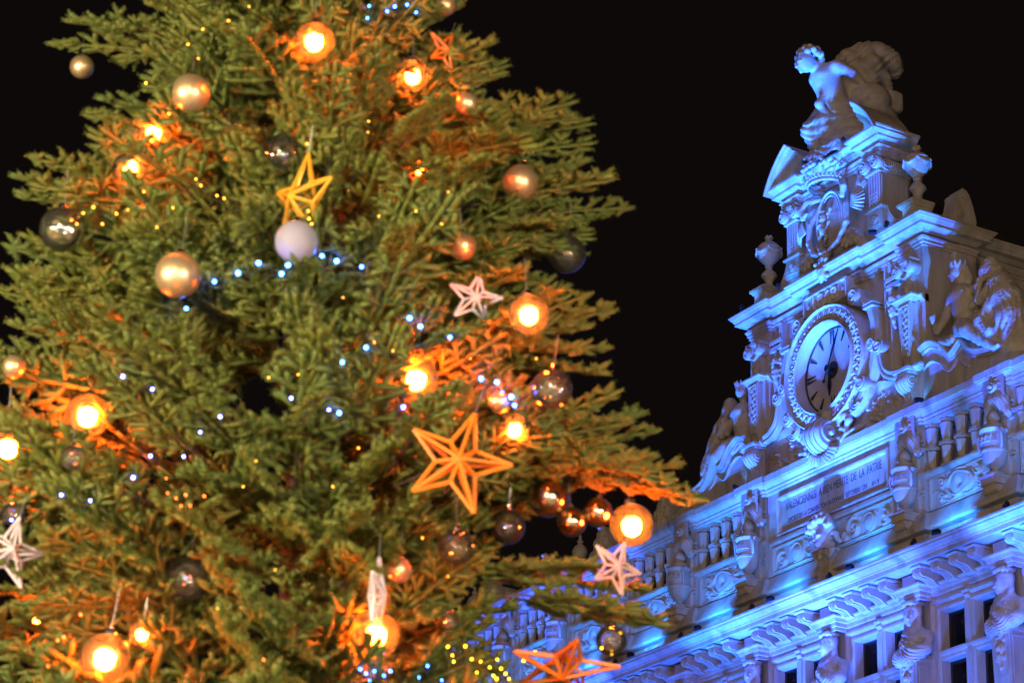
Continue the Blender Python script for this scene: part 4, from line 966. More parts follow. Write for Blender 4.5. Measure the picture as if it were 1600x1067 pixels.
# --- draped busts on the herm pilasters
for var in (0, 1):
    s = SDF((-.6, -1.0, -7.75), (.6, -.05, -6.33), .022)
    q = 1 if var else -1
    s.box((0, -.42, -6.38), (.17, .16, .05), .01, .01)
    s.ell((0, -.46, -6.66), (.14, .165, .2), .03); face(s, (0, -.46, -6.66), (q*.45, -.85, -.15), .165)
    s.ell((0, -.4, -6.53), (.19, .19, .13), .05); s.curls((0, -.38, -6.52), .2, 46, .014)
    for e in (-1, 1): s.chain([(e*.15, -.4, -6.58), (e*.18, -.42, -6.8), (e*.14, -.5, -6.98)], [.07, .06, .04], .04)
    s.chain([(0, -.4, -6.8), (0, -.36, -7.0)], [.09, .11], .05)
    s.chain([(-.3, -.32, -7.08), (.3, -.32, -7.08)], [.14, .14], .1); s.chain([(0, -.36, -7.1), (0, -.38, -7.5)], [.28, .26], .12)
    for e in (-1, 1): s.ell((e*.13, -.56, -7.22), (.12, .1, .12), .06)
    for e in (-1, 1): s.chain([(e*.37, -.32, -7.12), (e*.44, -.42, -7.36), (e*.2, -.68, -7.42)], [.11, .09, .065], .05)
    hand_(s, (.18, -.68, -7.4), (-1, -.1, .15), (0, 0, 1), .05, .16); hand_(s, (-.16, -.67, -7.46), (1, -.1, .1), (0, 0, 1), .05, .16)
    s.chain([(-.4, -.42, -7.38), (-.2, -.6, -7.55), (.1, -.64, -7.58), (.38, -.48, -7.42)], [.12, .11, .11, .12], .1)
    s.chain([(q*.3, -.42, -7.05), (0, -.62, -7.3), (-q*.3, -.6, -7.5)], [.09, .08, .1], .06)
    s.folds((0, -.5, -7.45), .42, (.7*q, .2, 1.2), 34, .018, .7)
    t = MB(); s.mesh(t); me = t.mesh('herm_bust', STONE2, 180)
    for k in range(K0, K1+1):
        if k % 2 == var: link('herm_bust', me, hall, (k*BW, 0, 0))
# --- foliate mask in the middle of the relief
s = SDF((-.65, -1.05, -4.95), (.65, -.2, -3.62), .02)
s.ell((0, -.5, -4.25), (.2, .2, .26), .03); face(s, (0, -.52, -4.25), (0, -1, -.15), .22)
for a in range(10, 171, 32): s.chain([(.12*cos(radians(a)), -.42, -4.12), (.25*cos(radians(a)), -.52, -4.1+.22*sin(radians(a))), (.34*cos(radians(a)), -.62, -4.06+.27*sin(radians(a))), (.33*cos(radians(a)), -.7, -4.1+.22*sin(radians(a)))], [.11, .13, .1, .06], .035)
for q in (-1, 1):
    s.chain([(q*.2, -.42, -4.2), (q*.36, -.5, -4.25), (q*.42, -.42, -4.4)], [.08, .08, .05], .03); s.chain([(q*.18, -.45, -4.4), (q*.28, -.52, -4.6), (q*.2, -.55, -4.75)], [.08, .08, .04], .03)
s.chain([(0, -.55, -4.45), (0, -.62, -4.7)], [.12, .05], .04); s.curls((0, -.5, -4.2), .6, 34, .01)
sculpt('foliate_mask', s, None, None, None, STONE2, hall)
# --- lidded urns either side of the aedicule
def gable_urn():
    u = MB(); u.lathe([(.0, 0), (.17, 0), (.17, .06), (.1, .1), (.08, .18), (.13, .28), (.19, .36), (.17, .42), (.09, .5), (.07, .56), (.1, .6), (.07, .63), (.13, .68), (.24, .8), (.285, .93), (.285, 1.0), (.25, 1.06), (.27, 1.09), (.25, 1.12), (.2, 1.18), (.1, 1.24), (.07, 1.29), (.1, 1.33), (.05, 1.38), (.0, 1.4)], (0, 0, 0), 24)
    return u
for sx in (-1, 1):
    t = thing('stone_urn', (sx*2.78, .08, 2.7), 'round stone urn with a lid, left of the crowned shield' if sx < 0 else 'round stone urn with a lid, right of the crowned shield', 'urn', 'lidded urns beside the crowned shield')
    u = MB(); u.add(np.concatenate(gable_urn().v)+np.array([sx*2.78, .08, 2.7]), gable_urn().f); u.obj('bowl', STONE2, t, 40)
    g_ = MB(); c0 = np.array([sx*2.78, .08, 2.7])
    for i in range(5):
        a0 = radians(-180+72*i)
        pts = [tuple(c0+np.array([(.29-.0*sin(u_*pi))*cos(a0+u_*radians(72)), (.29)*sin(a0+u_*radians(72)), 1.02-.11*sin(u_*pi)])) for u_ in np.linspace(0, 1, 8)]
        g_.tube(pts, [.02, .03, .038, .04, .04, .038, .03, .02], 6); g_.sphere(pts[0], .045, 7, 5)
    for i in range(5): a = radians(72*i); g_.sphere(tuple(c0+np.array([.07*cos(a), .07*sin(a), 1.36])), .045, 6, 4)
    split_obj(g_, 'garland', STONE2, t, 60)
# ================================================================== FLOODLIGHTS
AZ, VI, CY = (.015, .2, 1.0), (.025, .095, 1.0), (.03, .28, 1.0)
fl_mesh = None
def flood(loc, tgt, power, col, ang, label, blend=.35, cat='floodlight', size=.08):
    global fl_mesh
    loc = Vector(loc); d = (Vector(tgt)-loc).normalized(); rot = d.to_track_quat('-Z', 'Y').to_euler()
    if fl_mesh is None:
        f_ = MB(); f_.prism_x([(-.09, .02), (.09, .02), (.07, .12), (-.07, .12)], -.14, .14); f_.box(-.15, .15, -.1, .1, 0, .02)
        for x in (-.1, -.05, 0, .05, .1): f_.box(x-.006, x+.006, -.06, .06, .12, .15)
        fl_mesh = f_.mesh('housing', FLOODM)
        br = MB()
        for q in (-1, 1): br.box(q*.165-.008, q*.165+.008, -.02, .02, -.02, .16)
        br.box(-.17, .17, -.02, .02, .16, .175); flood.br = br.mesh('bracket', FLOODM)
    o = thing('floodlight', loc, label, cat, 'blue floodlights on the ledges', rot)
    h = link('housing', fl_mesh, None); h.parent = o; h2 = link('bracket', flood.br, None); h2.parent = o; h.scale = h2.scale = (.55, .55, .55)
    L = bpy.data.lights.new('lamp', 'SPOT'); L.energy = power; L.color = col; L.spot_size = radians(ang); L.spot_blend = blend; L.shadow_soft_size = size
    l = link('lamp', L, None); l.parent = o; l.location = (0, 0, -.012)
# on the main cornice, one to a bay, washing the crest panels
BAYN = {-6: 'in the bay nearest the far end', -5: 'in the second bay from the far end', -4: 'in the third bay from the far end', -3: 'in the last bay hidden by fir tips', -2: 'in the bay just left of the inscription', -1: 'under the left half of the scroll relief', 0: 'under the right half of the scroll relief', 1: 'in the bay just right of the inscription', 2: 'in the second bay right of the inscription', 3: 'in the bay at the right edge'}
for k in range(-6, K1+1):
    x = k*BW+1.4
    flood((x+.3, -1.13, -5.42), (x+.05, -.2, -3.95), 430 if k not in (-1, 0) else 380, AZ, 112, 'black floodlight on the cornice ledge '+BAYN[k], 1.0)
    flood((x-.55, -1.0, -5.37), (x-.3, -.45, -4.9), 12, CY, 130, 'left floodlight of the pair '+BAYN[k], 1.0)
# on the gable cornice and the rail
flood((-1.6, -.5, 2.25), (-1.3, -.1, 4.2), 55, AZ, 120, 'floodlight on the gable cornice left of the shield')
flood((1.9, -.5, 2.25), (1.4, -.1, 4.2), 45, AZ, 120, 'floodlight on the gable cornice right of the shield')
flood((2.42, -.5, 2.25), (2.8, .1, 3.75), 26, CY, 90, 'floodlight on the gable cornice by the right lidded urn')
flood((-3.05, -.5, 2.25), (-2.8, .1, 3.75), 26, CY, 90, 'floodlight on the gable cornice by the left lidded urn')
flood((.95, -.45, 4.92), (1.6, -.0, 5.3), 30, CY, 120, 'floodlight inside the broken pediment')
flood((-.5, -.5, 4.92), (-1.6, -.0, 5.3), 30, CY, 120, 'floodlight inside the left half of the broken pediment')
flood((3.3, -.5, -2.12), (2.9, -.3, -1.0), 14, CY, 120, 'floodlight on the rail by the right scroll console')
flood((-3.3, -.5, -2.12), (-2.9, -.3, -1.0), 10, CY, 100, 'floodlight on the rail by the left scroll console')
# projectors standing on the square in front of the hall
def projector(x, y, tgt, power, col, ang, label, blend=.5):
    flood((x, y, GZ+.5), tgt, power, col, ang, label, blend, 'projector', .12)
for i, (x, tx, P) in enumerate(((-15, -14, 24), (-10, -10.2, 26), (-2.6, -1.0, 36), (2.6, 1.2, 36), (8.5, 7.5, 26))):
    projector(x, -6.6 if abs(tx) < 3 else -7.2, (tx, -.2, -1.2 if abs(tx) < 3 else -4.2), P*3100, VI, 17.5 if abs(tx) < 3 else 17, 'violet projector on the square, %s of the row' % ('first', 'second', 'third', 'fourth', 'fifth')[i])
projector(.2, -8.2, (.3, -.3, -3.0), 75000, VI, 11, 'violet projector on the square aimed at the inscription')
projector(-5.5, -7.6, (-2.2, -.2, 3.2), 52000, AZ, 17, 'azure projector on the square aimed at the left of the gable')
projector(1.5, -7.8, (.9, -.3, 4.6), 52000, AZ, 15, 'azure projector on the square aimed at the shield')
projector(15.5, -4.6, (2.4, .3, 4.2), 75000, AZ, 12, 'azure projector on the square aimed at the right flank of the gable')
projector(-4.5, -9.5, (0, -.5, 6.8), 52000, AZ, 9, 'azure projector on the square aimed at the crowning statue')
# on the balcony below the windows, washing herms and the main cornice
HN = {-6: 'seventh', -5: 'sixth', -4: 'fifth', -3: 'fourth', -2: 'third', -1: 'second', 0: 'first', 1: 'first', 2: 'second', 3: 'third'}
for k in range(-6, K1+1):
    x = k*BW; w = 'left' if k < 1 else 'right'
    flood((x-.15, -1.9, -12.2), (x, -.5, -8.2), 900, AZ, 42, 'floodlight on the balcony under the %s herm %s of the clock axis' % (HN[k], w))
    flood((x+1.4, -2.15, -12.2), (x+1.4, -.3, -6.2), 1150, VI, 85, 'floodlight on the balcony under the %s window %s of the clock axis' % (HN[k], w))
b = MB(); b.box(XL, XR, -2.4, -.1, -12.6, -12.35); b.obj('balcony', STONE, hall)
# ================================================================== FIR TREE
h_ = np.array([V_[0], V_[1], 0.]); h_ /= np.linalg.norm(h_); rh = _r.copy()
d0 = pray(470, 1067); AX = CAM+d0/np.linalg.norm(d0[:2])*12.0; AX = AX.copy()       # trunk axis 12 m from the camera
def on_axis_plane(x, y):
    d = pray(x, y); t = ((AX-CAM)@h_)/(d@h_); return CAM+t*d
# outline of the crown in the photograph, turned into radii left and right of the trunk
OUT = [(-60, 270, 700), (0, 235, 735), (60, 205, 722), (105, 135, 745), (150, 155, 720), (200, 160, 790), (235, 130, 850), (290, 45, 900), (330, 40, 950), (370, 75, 900), (410, 20, 850), (450, 15, 850), (500, 0, 920), (560, -15, 925), (620, -25, 860), (670, -40, 930), (740, -60, 990), (790, -70, 930), (840, -80, 770), (890, -90, 770), (940, -100, 820), (990, -110, 860), (1060, -120, 860), (1130, -130, 900)]
ZT, RL, RR = [], [], []
for y, xl, xr in OUT:
    pl, pr = on_axis_plane(xl, y), on_axis_plane(xr, y)
    ZT.append((pl[2]+pr[2])/2); RL.append((AX-pl)@rh); RR.append((pr-AX)@rh)
ZT, RL, RR = np.array(ZT)[::-1], np.array(RL)[::-1], np.array(RR)[::-1]
def crown_r(z, phi):
    """phi: angle from the right-hand side; 90 = towards the camera"""
    l, r = np.interp(z, ZT, RL), np.interp(z, ZT, RR); c = cos(phi); w = .5+.5*c
    return l+(r-l)*w
def needle_mat(name, c1, c2, c3):
    m = mat(name, c1, .55); t = m.node_tree; b_ = t.nodes['Principled BSDF']
    oi = t.nodes.new('ShaderNodeObjectInfo'); tc = t.nodes.new('ShaderNodeTexCoord'); n = t.nodes.new('ShaderNodeTexNoise'); n.inputs['Scale'].default_value = 5; t.links.new(tc.outputs['Object'], n.inputs[0])
    r = t.nodes.new('ShaderNodeValToRGB'); r.color_ramp.elements[0].color = (*c1, 1); r.color_ramp.elements[1].color = (*c2, 1); r.color_ramp.elements[0].position = .35; r.color_ramp.elements[1].position = .65
    t.links.new(n.outputs[0], r.inputs[0]); mx = t.nodes.new('ShaderNodeMixRGB'); t.links.new(oi.outputs['Random'], mx.inputs[0]); t.links.new(r.outputs[0], mx.inputs[1]); mx.inputs[2].default_value = (*c3, 1)
    mm_ = t.nodes.new('ShaderNodeMath'); mm_.operation = 'MULTIPLY'; mm_.inputs[1].default_value = .6; t.links.new(oi.outputs['Random'], mm_.inputs[0]); t.links.new(mm_.outputs[0], mx.inputs[0])
    t.links.new(mx.outputs[0], b_.inputs['Base Color'])
    tr = t.nodes.new('ShaderNodeBsdfTranslucent'); t.links.new(mx.outputs[0], tr.inputs[0]); ms = t.nodes.new('ShaderNodeMixShader'); ms.inputs[0].default_value = .25
    o = t.nodes['Material Output']; t.links.new(b_.outputs[0], ms.inputs[1]); t.links.new(tr.outputs[0], ms.inputs[2]); t.links.new(ms.outputs[0], o.inputs[0]); return m
NEED = needle_mat('fir_needles', (.16, .185, .025), (.25, .26, .045), (.10, .175, .04))
def brush(V, F, a, b, rad, n, gen, stemV=None):
    """one shoot: needles round the segment a-b"""
    a, b = np.array(a), np.array(b); d = b-a; L = np.linalg.norm(d); d = d/L
    up = np.array([0, 0, 1.]) if abs(d[2]) < .9 else np.array([1., 0, 0]); s1 = np.cross(d, up); s1 /= np.linalg.norm(s1); s2 = np.cross(s1, d)
    t = (np.arange(n)+gen.random(n)*.8)/n; ang = gen.random(n)*2*pi; t = np.minimum(t, .995)
    flat = .8+.2*np.abs(np.cos(ang))
    out = np.outer(np.cos(ang)*flat, s1)+np.outer(np.sin(ang)*flat, s2)
    base = a+np.outer(t*L, d); end_taper = np.where(t > .8, 1-(t-.8)*1.2, 1)*np.where(t < .12, .7, 1)
    nl = rad*(1.0+.25*gen.random(n))*end_taper
    fw = .35+.4*gen.random(n)+np.where(t > .9, .9, 0); tip = base+out*nl[:, None]+np.outer(nl*fw, d)
    w = np.cross(out, d); w = w/np.linalg.norm(w, axis=1)[:, None]*(.0031); mid = base*.45+tip*.55
    i0 = sum(len(x) for x in V); vv = np.stack([base, mid+w, tip, mid-w], 1).reshape(-1, 3); V.append(vv)
    q = i0+np.arange(n)*4; F.append(np.stack([q, q+1, q+2, q+3], 1))
def make_spray(seed, L=1.0, dense=1.0, nshoot=1.0):
    """a fir branch along +X, shoots fanned in the XY plane, tip at x = L"""
    g = np.random.default_rng(seed); V, F = [], []; wood = MB(); core = MB()
    main = [np.array([L*t, .03*sin(3*t+seed), .05*sin(2.2*t)+.04*t*t]) for t in np.linspace(0, 1, 9)]
    wood.tube(main, np.linspace(.013, .004, 9), 5)
    def seg(a, b, r):
        brush(V, F, a, b, .028*r, int(dense*800*np.linalg.norm(np.array(b)-np.array(a)))+10, g)
        a_, b_ = np.array(a, float), np.array(b, float); dd = (b_-a_)/np.linalg.norm(b_-a_); core.tube([a_, a_*.85+b_*.15, a_*.4+b_*.6, b_-dd*.004, b_+dd*.004], np.array([.011, .019, .0215, .019, .009])*r, 5)
    for i in range(3, 8): seg(main[i], main[i+1], .95)
    seg(main[8], main[8]+np.array([.11, 0, .012]), 1.05)
    n = int(6*nshoot)
    for i in range(n):
        t = .2+.78*i/(n-1)
        for sg in (1, -1):
            p = np.array([L*t, .03*sin(3*t+seed), .05*sin(2.2*t)+.04*t*t]); l = (.32*(1-t)**.8+.09)*(.75+.5*g.random()); ang = radians(g.uniform(44, 68))*sg; lift = g.uniform(-.12, .28)
            d = np.array([cos(ang), sin(ang), lift]); d /= np.linalg.norm(d); e = p+d*l; m_ = p+d*l*.5+np.array([0, 0, -.01])
            wood.tube([p, m_, e], [.005, .004, .003], 4)
            if l > .22: seg(p+d*.06, m_, .95)
            seg(m_ if l > .22 else p+d*.03, e, 1.0)
            k = int(l/.078)
            for j in range(1, k+1):
                q = p+d*l*(j/(k+.6)); 
                for s2 in (1, -1):
                    if g.random() < .15: continue
                    a2 = ang+radians(g.uniform(36, 62))*s2; l2 = min(.115, .06+.06*(1-j/(k+1)))*(.75+.5*g.random()); d2 = np.array([cos(a2), sin(a2), lift+g.uniform(-.2, .55)]); d2 /= np.linalg.norm(d2)
                    seg(q, q+d2*l2, 1.0)
        if g.random() < .8:
            d = np.array([.75, g.uniform(-.3, .3), .55]); d /= np.linalg.norm(d); seg(p, p+d*g.uniform(.08, .15), 1)
    cv = np.concatenate(core.v); n0 = sum(len(x) for x in V); V.append(cv); cf = np.array([q for q in core.f if len(q) == 4])+n0; F.append(cf)
    me = bpy.data.meshes.new('needles'); vv = np.concatenate(V); ff = np.concatenate(F)
    me.vertices.add(len(vv)); me.vertices.foreach_set('co', vv.ravel()); me.loops.add(ff.size); me.loops.foreach_set('vertex_index', ff.ravel().astype('i4')); me.polygons.add(len(ff)); me.polygons.foreach_set('loop_start', np.arange(0, ff.size, 4)); me.update(calc_edges=True); me.materials.append(NEED)
    return me, wood.mesh('branch', BARK, 60)
SPR = [make_spray(11+i) for i in range(9)]
tree = thing('fir_tree', (AX[0], AX[1], GZ), 'tall Christmas fir hung with lit globes, baubles and wire stars in the foreground', 'tree')
t = MB(); zz = np.linspace(GZ, GZ+13.2, 24); t.tube([(AX[0]+.02*sin(z*2), AX[1]+.02*cos(z*1.7), z) for z in zz], np.linspace(.2, .02, 24), 12); t.obj('trunk', BARK, tree, 80)
rb = random.Random(21)
placed = []
def branch(ztip, phi, R, pitch, L, roll=0, ys=.95):
    e = AX*np.array([1, 1, 0])+rh*cos(phi)*R-h_*sin(phi)*R; tip = Vector((e[0], e[1], ztip))
    hd = Vector((*(rh*cos(phi)-h_*sin(phi))[:2], 0)); d = (hd*cos(pitch)+Vector((0, 0, sin(pitch)))).normalized()
    side = Vector((0, 0, 1)).cross(d).normalized(); up = d.cross(side); m = Matrix((d, side, up)).transposed()@Matrix.Rotation(roll, 3, 'X')
    base = tip-d*L
    placed.append((base, m, L, tip, ys)); return placed[-1]
zlo, zhi = ZT[0], ZT[-1]
OY, OL, OR = [np.array(q, float) for q in zip(*OUT)]
def proj(p):
    q = np.array(p)-CAM; Zc = q@V_; return 800+F_PX*(q@R_)/Zc, 533.5-F_PX*(q@U_)/Zc
def fits(b, tol=12):
    base, m, L, tip, ys = b; d = m.col[0]; sd = m.col[1]
    for t in (.25, .5, .75, 1.08):
        w_ = ((.34*max(0, 1-t)**.8+.11)*.8)*L if t < 1 else 0
        for q in ((1, -1) if w_ else (0,)):
            x, y = proj(base+d*L*t+sd*q*w_)
            if x < np.interp(y, OY, OL)-tol or x > np.interp(y, OY, OR)+tol: return False
    return True
def fitted(z, phi, R, *a):
    for _ in range(14):
        b = branch(z, phi, R, *a)
        if fits(b): return b
        placed.pop(); R -= .07
        if R < .3: return None
# branches that make the outline
TIPS = [(97, 84, -4), (150, 195, 5), (32, 292, 8), (45, 325, 4), (22, 405, 14), (8, 470, 10), (2, 550, 8), (60, 405, 20), (775, 118, 14), (768, 132, 10), (905, 240, 6), (845, 215, 22), (970, 333, 6), (935, 300, 16), (890, 410, -8), (940, 505, 20), (935, 560, 4), (925, 600, -6), (988, 668, 18), (1045, 745, 4), (1072, 795, -14), (1010, 690, 8), (985, 740, 0), (1015, 990, -12), (985, 935, -4), (850, 650, 20), (905, 205, 10), (735, 95, 30), (715, 30, 34), (240, 20, 30), (160, 70, 18), (770, 420, 10), (860, 320, 14), (900, 380, 0), (880, 470, 30), (820, 60, 40)][:-1]
for x, y, pt in TIPS:
    p = on_axis_plane(x, y); lat = (p-AX)@rh; phi = 0 if lat > 0 else pi
    for dphi in (0, .16 if x > 500 else -.16):
        ph = phi+dphi; R = abs(lat)*(1.0 if dphi == 0 else .93)
        branch(p[2]+(0 if dphi == 0 else rb.uniform(-.06, .04)), ph, R+.0, radians(pt), rb.uniform(.6, .8), rb.uniform(-.5, .5), .62)
# the rest of the crown, whorl by whorl, thicker towards the square side
z = zlo
while z < zhi+.25:
    n = int(7+8*crown_r(z, 0)/1.8)
    for i in range(n):
        phi = 2*pi*(i+rb.random()*.7)/n
        front = sin(phi) > -.25
        if not front and rb.random() < .5: continue
        lump = sin(phi*5+z*3.1)*sin(z*5.3+phi*2)+.6*sin(phi*9-z*7); R = (crown_r(z, phi)-.08)*(rb.uniform(.84, .98)+.085*lump)
        if cos(phi) > .8 and 840 > 0: R *= .95
        fitted(z+rb.uniform(-.07, .07), phi, R, radians(rb.uniform(-14, 26)), min(R*.8, rb.uniform(.6, .9)), rb.uniform(-.9, .9))
    z += .135
for i, (base, m, L, tip, ys) in enumerate(placed):
    if i >= 300: break
    nm, wm = SPR[i % len(SPR)]
    w = link('branch', wm, tree, base); w.rotation_euler = m.to_euler(); w.scale = (L, L*ys, L)
    n_ = link('needles', nm, None); n_.parent = w
# inner foliage that closes the crown, too deep to tell apart: one object
coarse = [make_spray(71+i, 1.0, .42, .8)[0] for i in range(3)]
def inner(name, items):
    V, F, o = [], [], 0
    for (base, m, L, tip, ys), me in items:
        n = len(me.vertices); co = np.empty(n*3); me.vertices.foreach_get('co', co); co = co.reshape(-1, 3)
        fi = np.empty(len(me.polygons)*4, 'i4'); me.loops.foreach_get('vertex_index', fi)
        V.append((co*np.array([L, L*.95, L]))@np.array(m).T+np.array(base)-np.array((AX[0], AX[1], GZ))); F.append(fi.reshape(-1, 4)+o); o += n
    vv = np.concatenate(V); ff = np.concatenate(F); me = bpy.data.meshes.new(name)
    me.vertices.add(len(vv)); me.vertices.foreach_set('co', vv.ravel()); me.loops.add(ff.size); me.loops.foreach_set('vertex_index', ff.ravel().astype('i4')); me.polygons.add(len(ff)); me.polygons.foreach_set('loop_start', np.arange(0, ff.size, 4)); me.update(calc_edges=True); me.materials.append(NEED)
    ob = link(name, me, tree, (AX[0], AX[1], GZ)); tag(ob, kind='stuff'); return ob
extra = placed[300:]
keep = len(placed); items = [(p, coarse[i % 3]) for i, p in enumerate(extra)]
z = zlo-.1
while z < zhi+.2:
    for i in range(9):
        phi = 2*pi*rb.random(); R = crown_r(z, phi)*rb.uniform(.5, .72)
        items.append((branch(z, phi, R, radians(rb.uniform(-25, 30)), min(R, .7), rb.uniform(-1.2, 1.2)), coarse[rb.randrange(3)]))
    z += .16
z = GZ+1.2
while z < GZ+12.8:                                            # skirt and top outside the picture
    if not (zlo-.1 < z < zhi+.2):
        Rm = 2.7*(1-(z-GZ)/13.2)+.05
        for i in range(int(4+7*Rm/2)):
            items.append((branch(z+rb.uniform(-.1, .1), 2*pi*rb.random(), Rm*rb.uniform(.75, 1), radians(rb.uniform(-20, 20)), max(.25, min(Rm, 1.1)), rb.uniform(-1, 1)), coarse[rb.randrange(3)]))
    z += .3
inner('inner_foliage', items)
print('branches', keep, 'items', len(items))
# ------------------------------------------------------------------ unseen lamps added round the tree to light it and shine in the baubles
LMP = mat('lamp_post_paint', (.02, .025, .022), .4, .3)
def unseen_fill_lamp(p, h, power, col, label, size=.16):
    o = thing('unseen_fill_lamp', (p[0], p[1], GZ), label, 'fill lamp', 'unseen fill lamps round the square')
    m = MB(); m.lathe([(.14, 0), (.14, .3), (.07, .4), (.055, 1.2), (.045, h-.2), (.09, h-.15)], (p[0], p[1], GZ), 12); m.obj('post', LMP, o, 40)
    m = MB(); m.lathe([(.05, h+.34), (.2, h+.3), (.24, h+.27), (.06, h+.42)], (p[0], p[1], GZ), 12)
    for a in range(4): m.tube([(p[0]+.1*cos(a*pi/2), p[1]+.1*sin(a*pi/2), GZ+h-.16), (p[0]+.2*cos(a*pi/2), p[1]+.2*sin(a*pi/2), GZ+h+.28)], .012, 4)
    m.obj('lantern', LMP, o, 40)
    L = bpy.data.lights.new('lamp', 'POINT'); L.energy = power; L.color = col; L.shadow_soft_size = size; l = link('lamp', L, o, (p[0], p[1], GZ+h+.08))
C2 = CAM[:2]
def at(fwd, side): q = AX[:2]+h_[:2]*(-fwd)+rh[:2]*side; return q
unseen_fill_lamp(at(6.5, -6.5), 5.0, 5400, (1, .8, .5), 'unseen fill lamp added on the square, left of the fir tree')
unseen_fill_lamp(at(9.5, 5.5), 4.6, 3000, (1, .82, .55), 'unseen fill lamp added on the square, right of the viewer')
unseen_fill_lamp(at(16, -2.5), 5.5, 3200, (.95, .95, .66), 'unseen fill lamp added on the square, behind the viewer')
# unseen market chalets added behind the viewer so the baubles mirror their lights
TIMB = noisy(mat('stall_timber', (.2, .12, .06), .7), (.13, .075, .035), (.25, .15, .08), 8)
def stall(q, ang, awn, light, label):
    o = thing('added_light_stall', (q[0], q[1], GZ), label, 'added light stall', 'unseen chalets added for light', (0, 0, ang))
    def part(nm, mb, m, sm=None): c = link(nm, mb.mesh(nm, m, sm), None); c.parent = o; return c
    b_ = MB(); b_.box(-1.5, 1.5, .0, 1.8, 0, 1.0); b_.box(-1.5, -1.4, 0, 1.8, 1, 3.1); b_.box(1.4, 1.5, 0, 1.8, 1, 3.1); b_.box(-1.4, 1.4, 1.7, 1.8, 1, 3.1); part('hut', b_, TIMB)
    b_ = MB(); b_.prism_x([(-.5, 2.25), (.9, 3.1), (2.3, 2.25), (2.3, 2.33), (.9, 3.2), (-.5, 2.33)], -1.7, 1.7); part('roof', b_, TIMB)
    b_ = MB(); b_.box(-1.6, 1.6, -.2, .3, 1.0, 1.06); part('counter', b_, TIMB)
    b_ = MB(); b_.box(-1.3, 1.3, 1.6, 1.64, 1.15, 2.15); part('glow_panel', b_, light)
    for j in range(9): part('bulb', MB().sphere((-1.6+.4*j, -.52, 2.22), .1, 10, 7), awn[j % len(awn)], 180)
CB = [emis('red_bulb', (1, .05, .03), 300), emis('green_bulb', (.05, 1, .12), 180), emis('blue_bulb', (.06, .15, 1), 400), emis('amber_bulb', (1, .5, .08), 350), emis('white_bulb', (1, .85, .7), 350)]
LS = [emis('glow_panel_warm', (1, .72, .4), 14), emis('glow_panel_white', (.9, .95, 1), 14), emis('glow_panel_pink', (1, .45, .5), 14)]
for i, (f, sd, a) in enumerate(((7.5, -9.5, -60), (12.5, -8.5, -40), (17, -4.5, -15), (18, 1.0, 0), (16.5, 5.5, 20), (12.8, 9.5, 45), (7, 11, 65), (2, -12, -85))):
    q = at(f, sd); face_ = atan2(h_[1], h_[0])-pi/2
    stall(q, face_+pi+radians(-a), CB[i % 3:]+CB[:i % 3], LS[i % 3], ('added chalet with a warm glowing panel', 'added chalet with a white glowing panel', 'added chalet with a pink glowing panel')[i % 3]+', %s of the half ring behind the viewer' % ('first', 'second', 'third', 'fourth', 'fifth', 'sixth', 'seventh', 'last')[i])
# ------------------------------------------------------------------ ornaments
dg = bpy.context.evaluated_depsgraph_get(); dg.update()
def surface(x, y, lift, maxd=12.6):
    """point on the crown seen at picture position x, y"""
    d = Vector(pray(x, y)); ds = []
    for ox, oy in ((0, 0), (9, 0), (-9, 0), (0, 9), (0, -9), (14, 14), (-14, -14), (14, -14), (-14, 14)):
        q = Vector(pray(x+ox, y+oy)); hit, loc, *_ = S.ray_cast(dg, Vector(CAM), q, distance=16)
        if hit: ds.append((loc-Vector(CAM)).length)
    ds.sort(); lim = ((AX-CAM)@h_)/(np.array(d)@h_)
    dist = ds[min(len(ds)-1, 2)] if len(ds) > 2 else lim
    return Vector(CAM)+d*(min(dist, lim)-lift)
def glass(name, tint, alpha, tr_col, gl=.5):
    """thin blown glass: see-through, a milky share that catches light, mirror-like at the rim"""
    m = bpy.data.materials.new(name); m.use_nodes = True; t = m.node_tree; t.nodes.clear(); o = t.nodes.new('ShaderNodeOutputMaterial')
    tp = t.nodes.new('ShaderNodeBsdfTransparent'); tp.inputs[0].default_value = (*tint, 1)
    df = t.nodes.new('ShaderNodeBsdfDiffuse'); df.inputs[0].default_value = (*tr_col, 1); tl = t.nodes.new('ShaderNodeBsdfTranslucent'); tl.inputs[0].default_value = (*tr_col, 1)
    a = t.nodes.new('ShaderNodeMixShader'); a.inputs[0].default_value = .55; t.links.new(df.outputs[0], a.inputs[1]); t.links.new(tl.outputs[0], a.inputs[2])
    b_ = t.nodes.new('ShaderNodeMixShader'); b_.inputs[0].default_value = alpha; t.links.new(tp.outputs[0], b_.inputs[1]); t.links.new(a.outputs[0], b_.inputs[2])
    g_ = t.nodes.new('ShaderNodeBsdfGlossy'); g_.inputs['Roughness'].default_value = .025
    lw = t.nodes.new('ShaderNodeLayerWeight'); lw.inputs[0].default_value = gl
    c = t.nodes.new('ShaderNodeMixShader'); ad = t.nodes.new('ShaderNodeMath'); ad.operation = 'ADD'; ad.inputs[1].default_value = .16 if name.startswith('clear') else 0; t.links.new(lw.outputs['Fresnel'], ad.inputs[0]); t.links.new(ad.outputs[0], c.inputs[0]); t.links.new(b_.outputs[0], c.inputs[1]); t.links.new(g_.outputs[0], c.inputs[2]); t.links.new(c.outputs[0], o.inputs[0])
    return m
G_LIT = glass('frosted_lamp_glass', (1, .93, .9), .045, (.36, .9, 1), .34)
G_CLR = glass('clear_bauble_glass', (.97, .97, .94), .07, (.98, .92, .75), .34)
G_PRL = glass('pearl_bauble_glass', (.8, .82, .95), .8, (.85, .82, .98), .35)
GOLD = mat('matt_gold', (.88, .64, .34), .36, .8); GOLD2 = mat('shiny_gold', (.85, .6, .35), .16, 1.0)
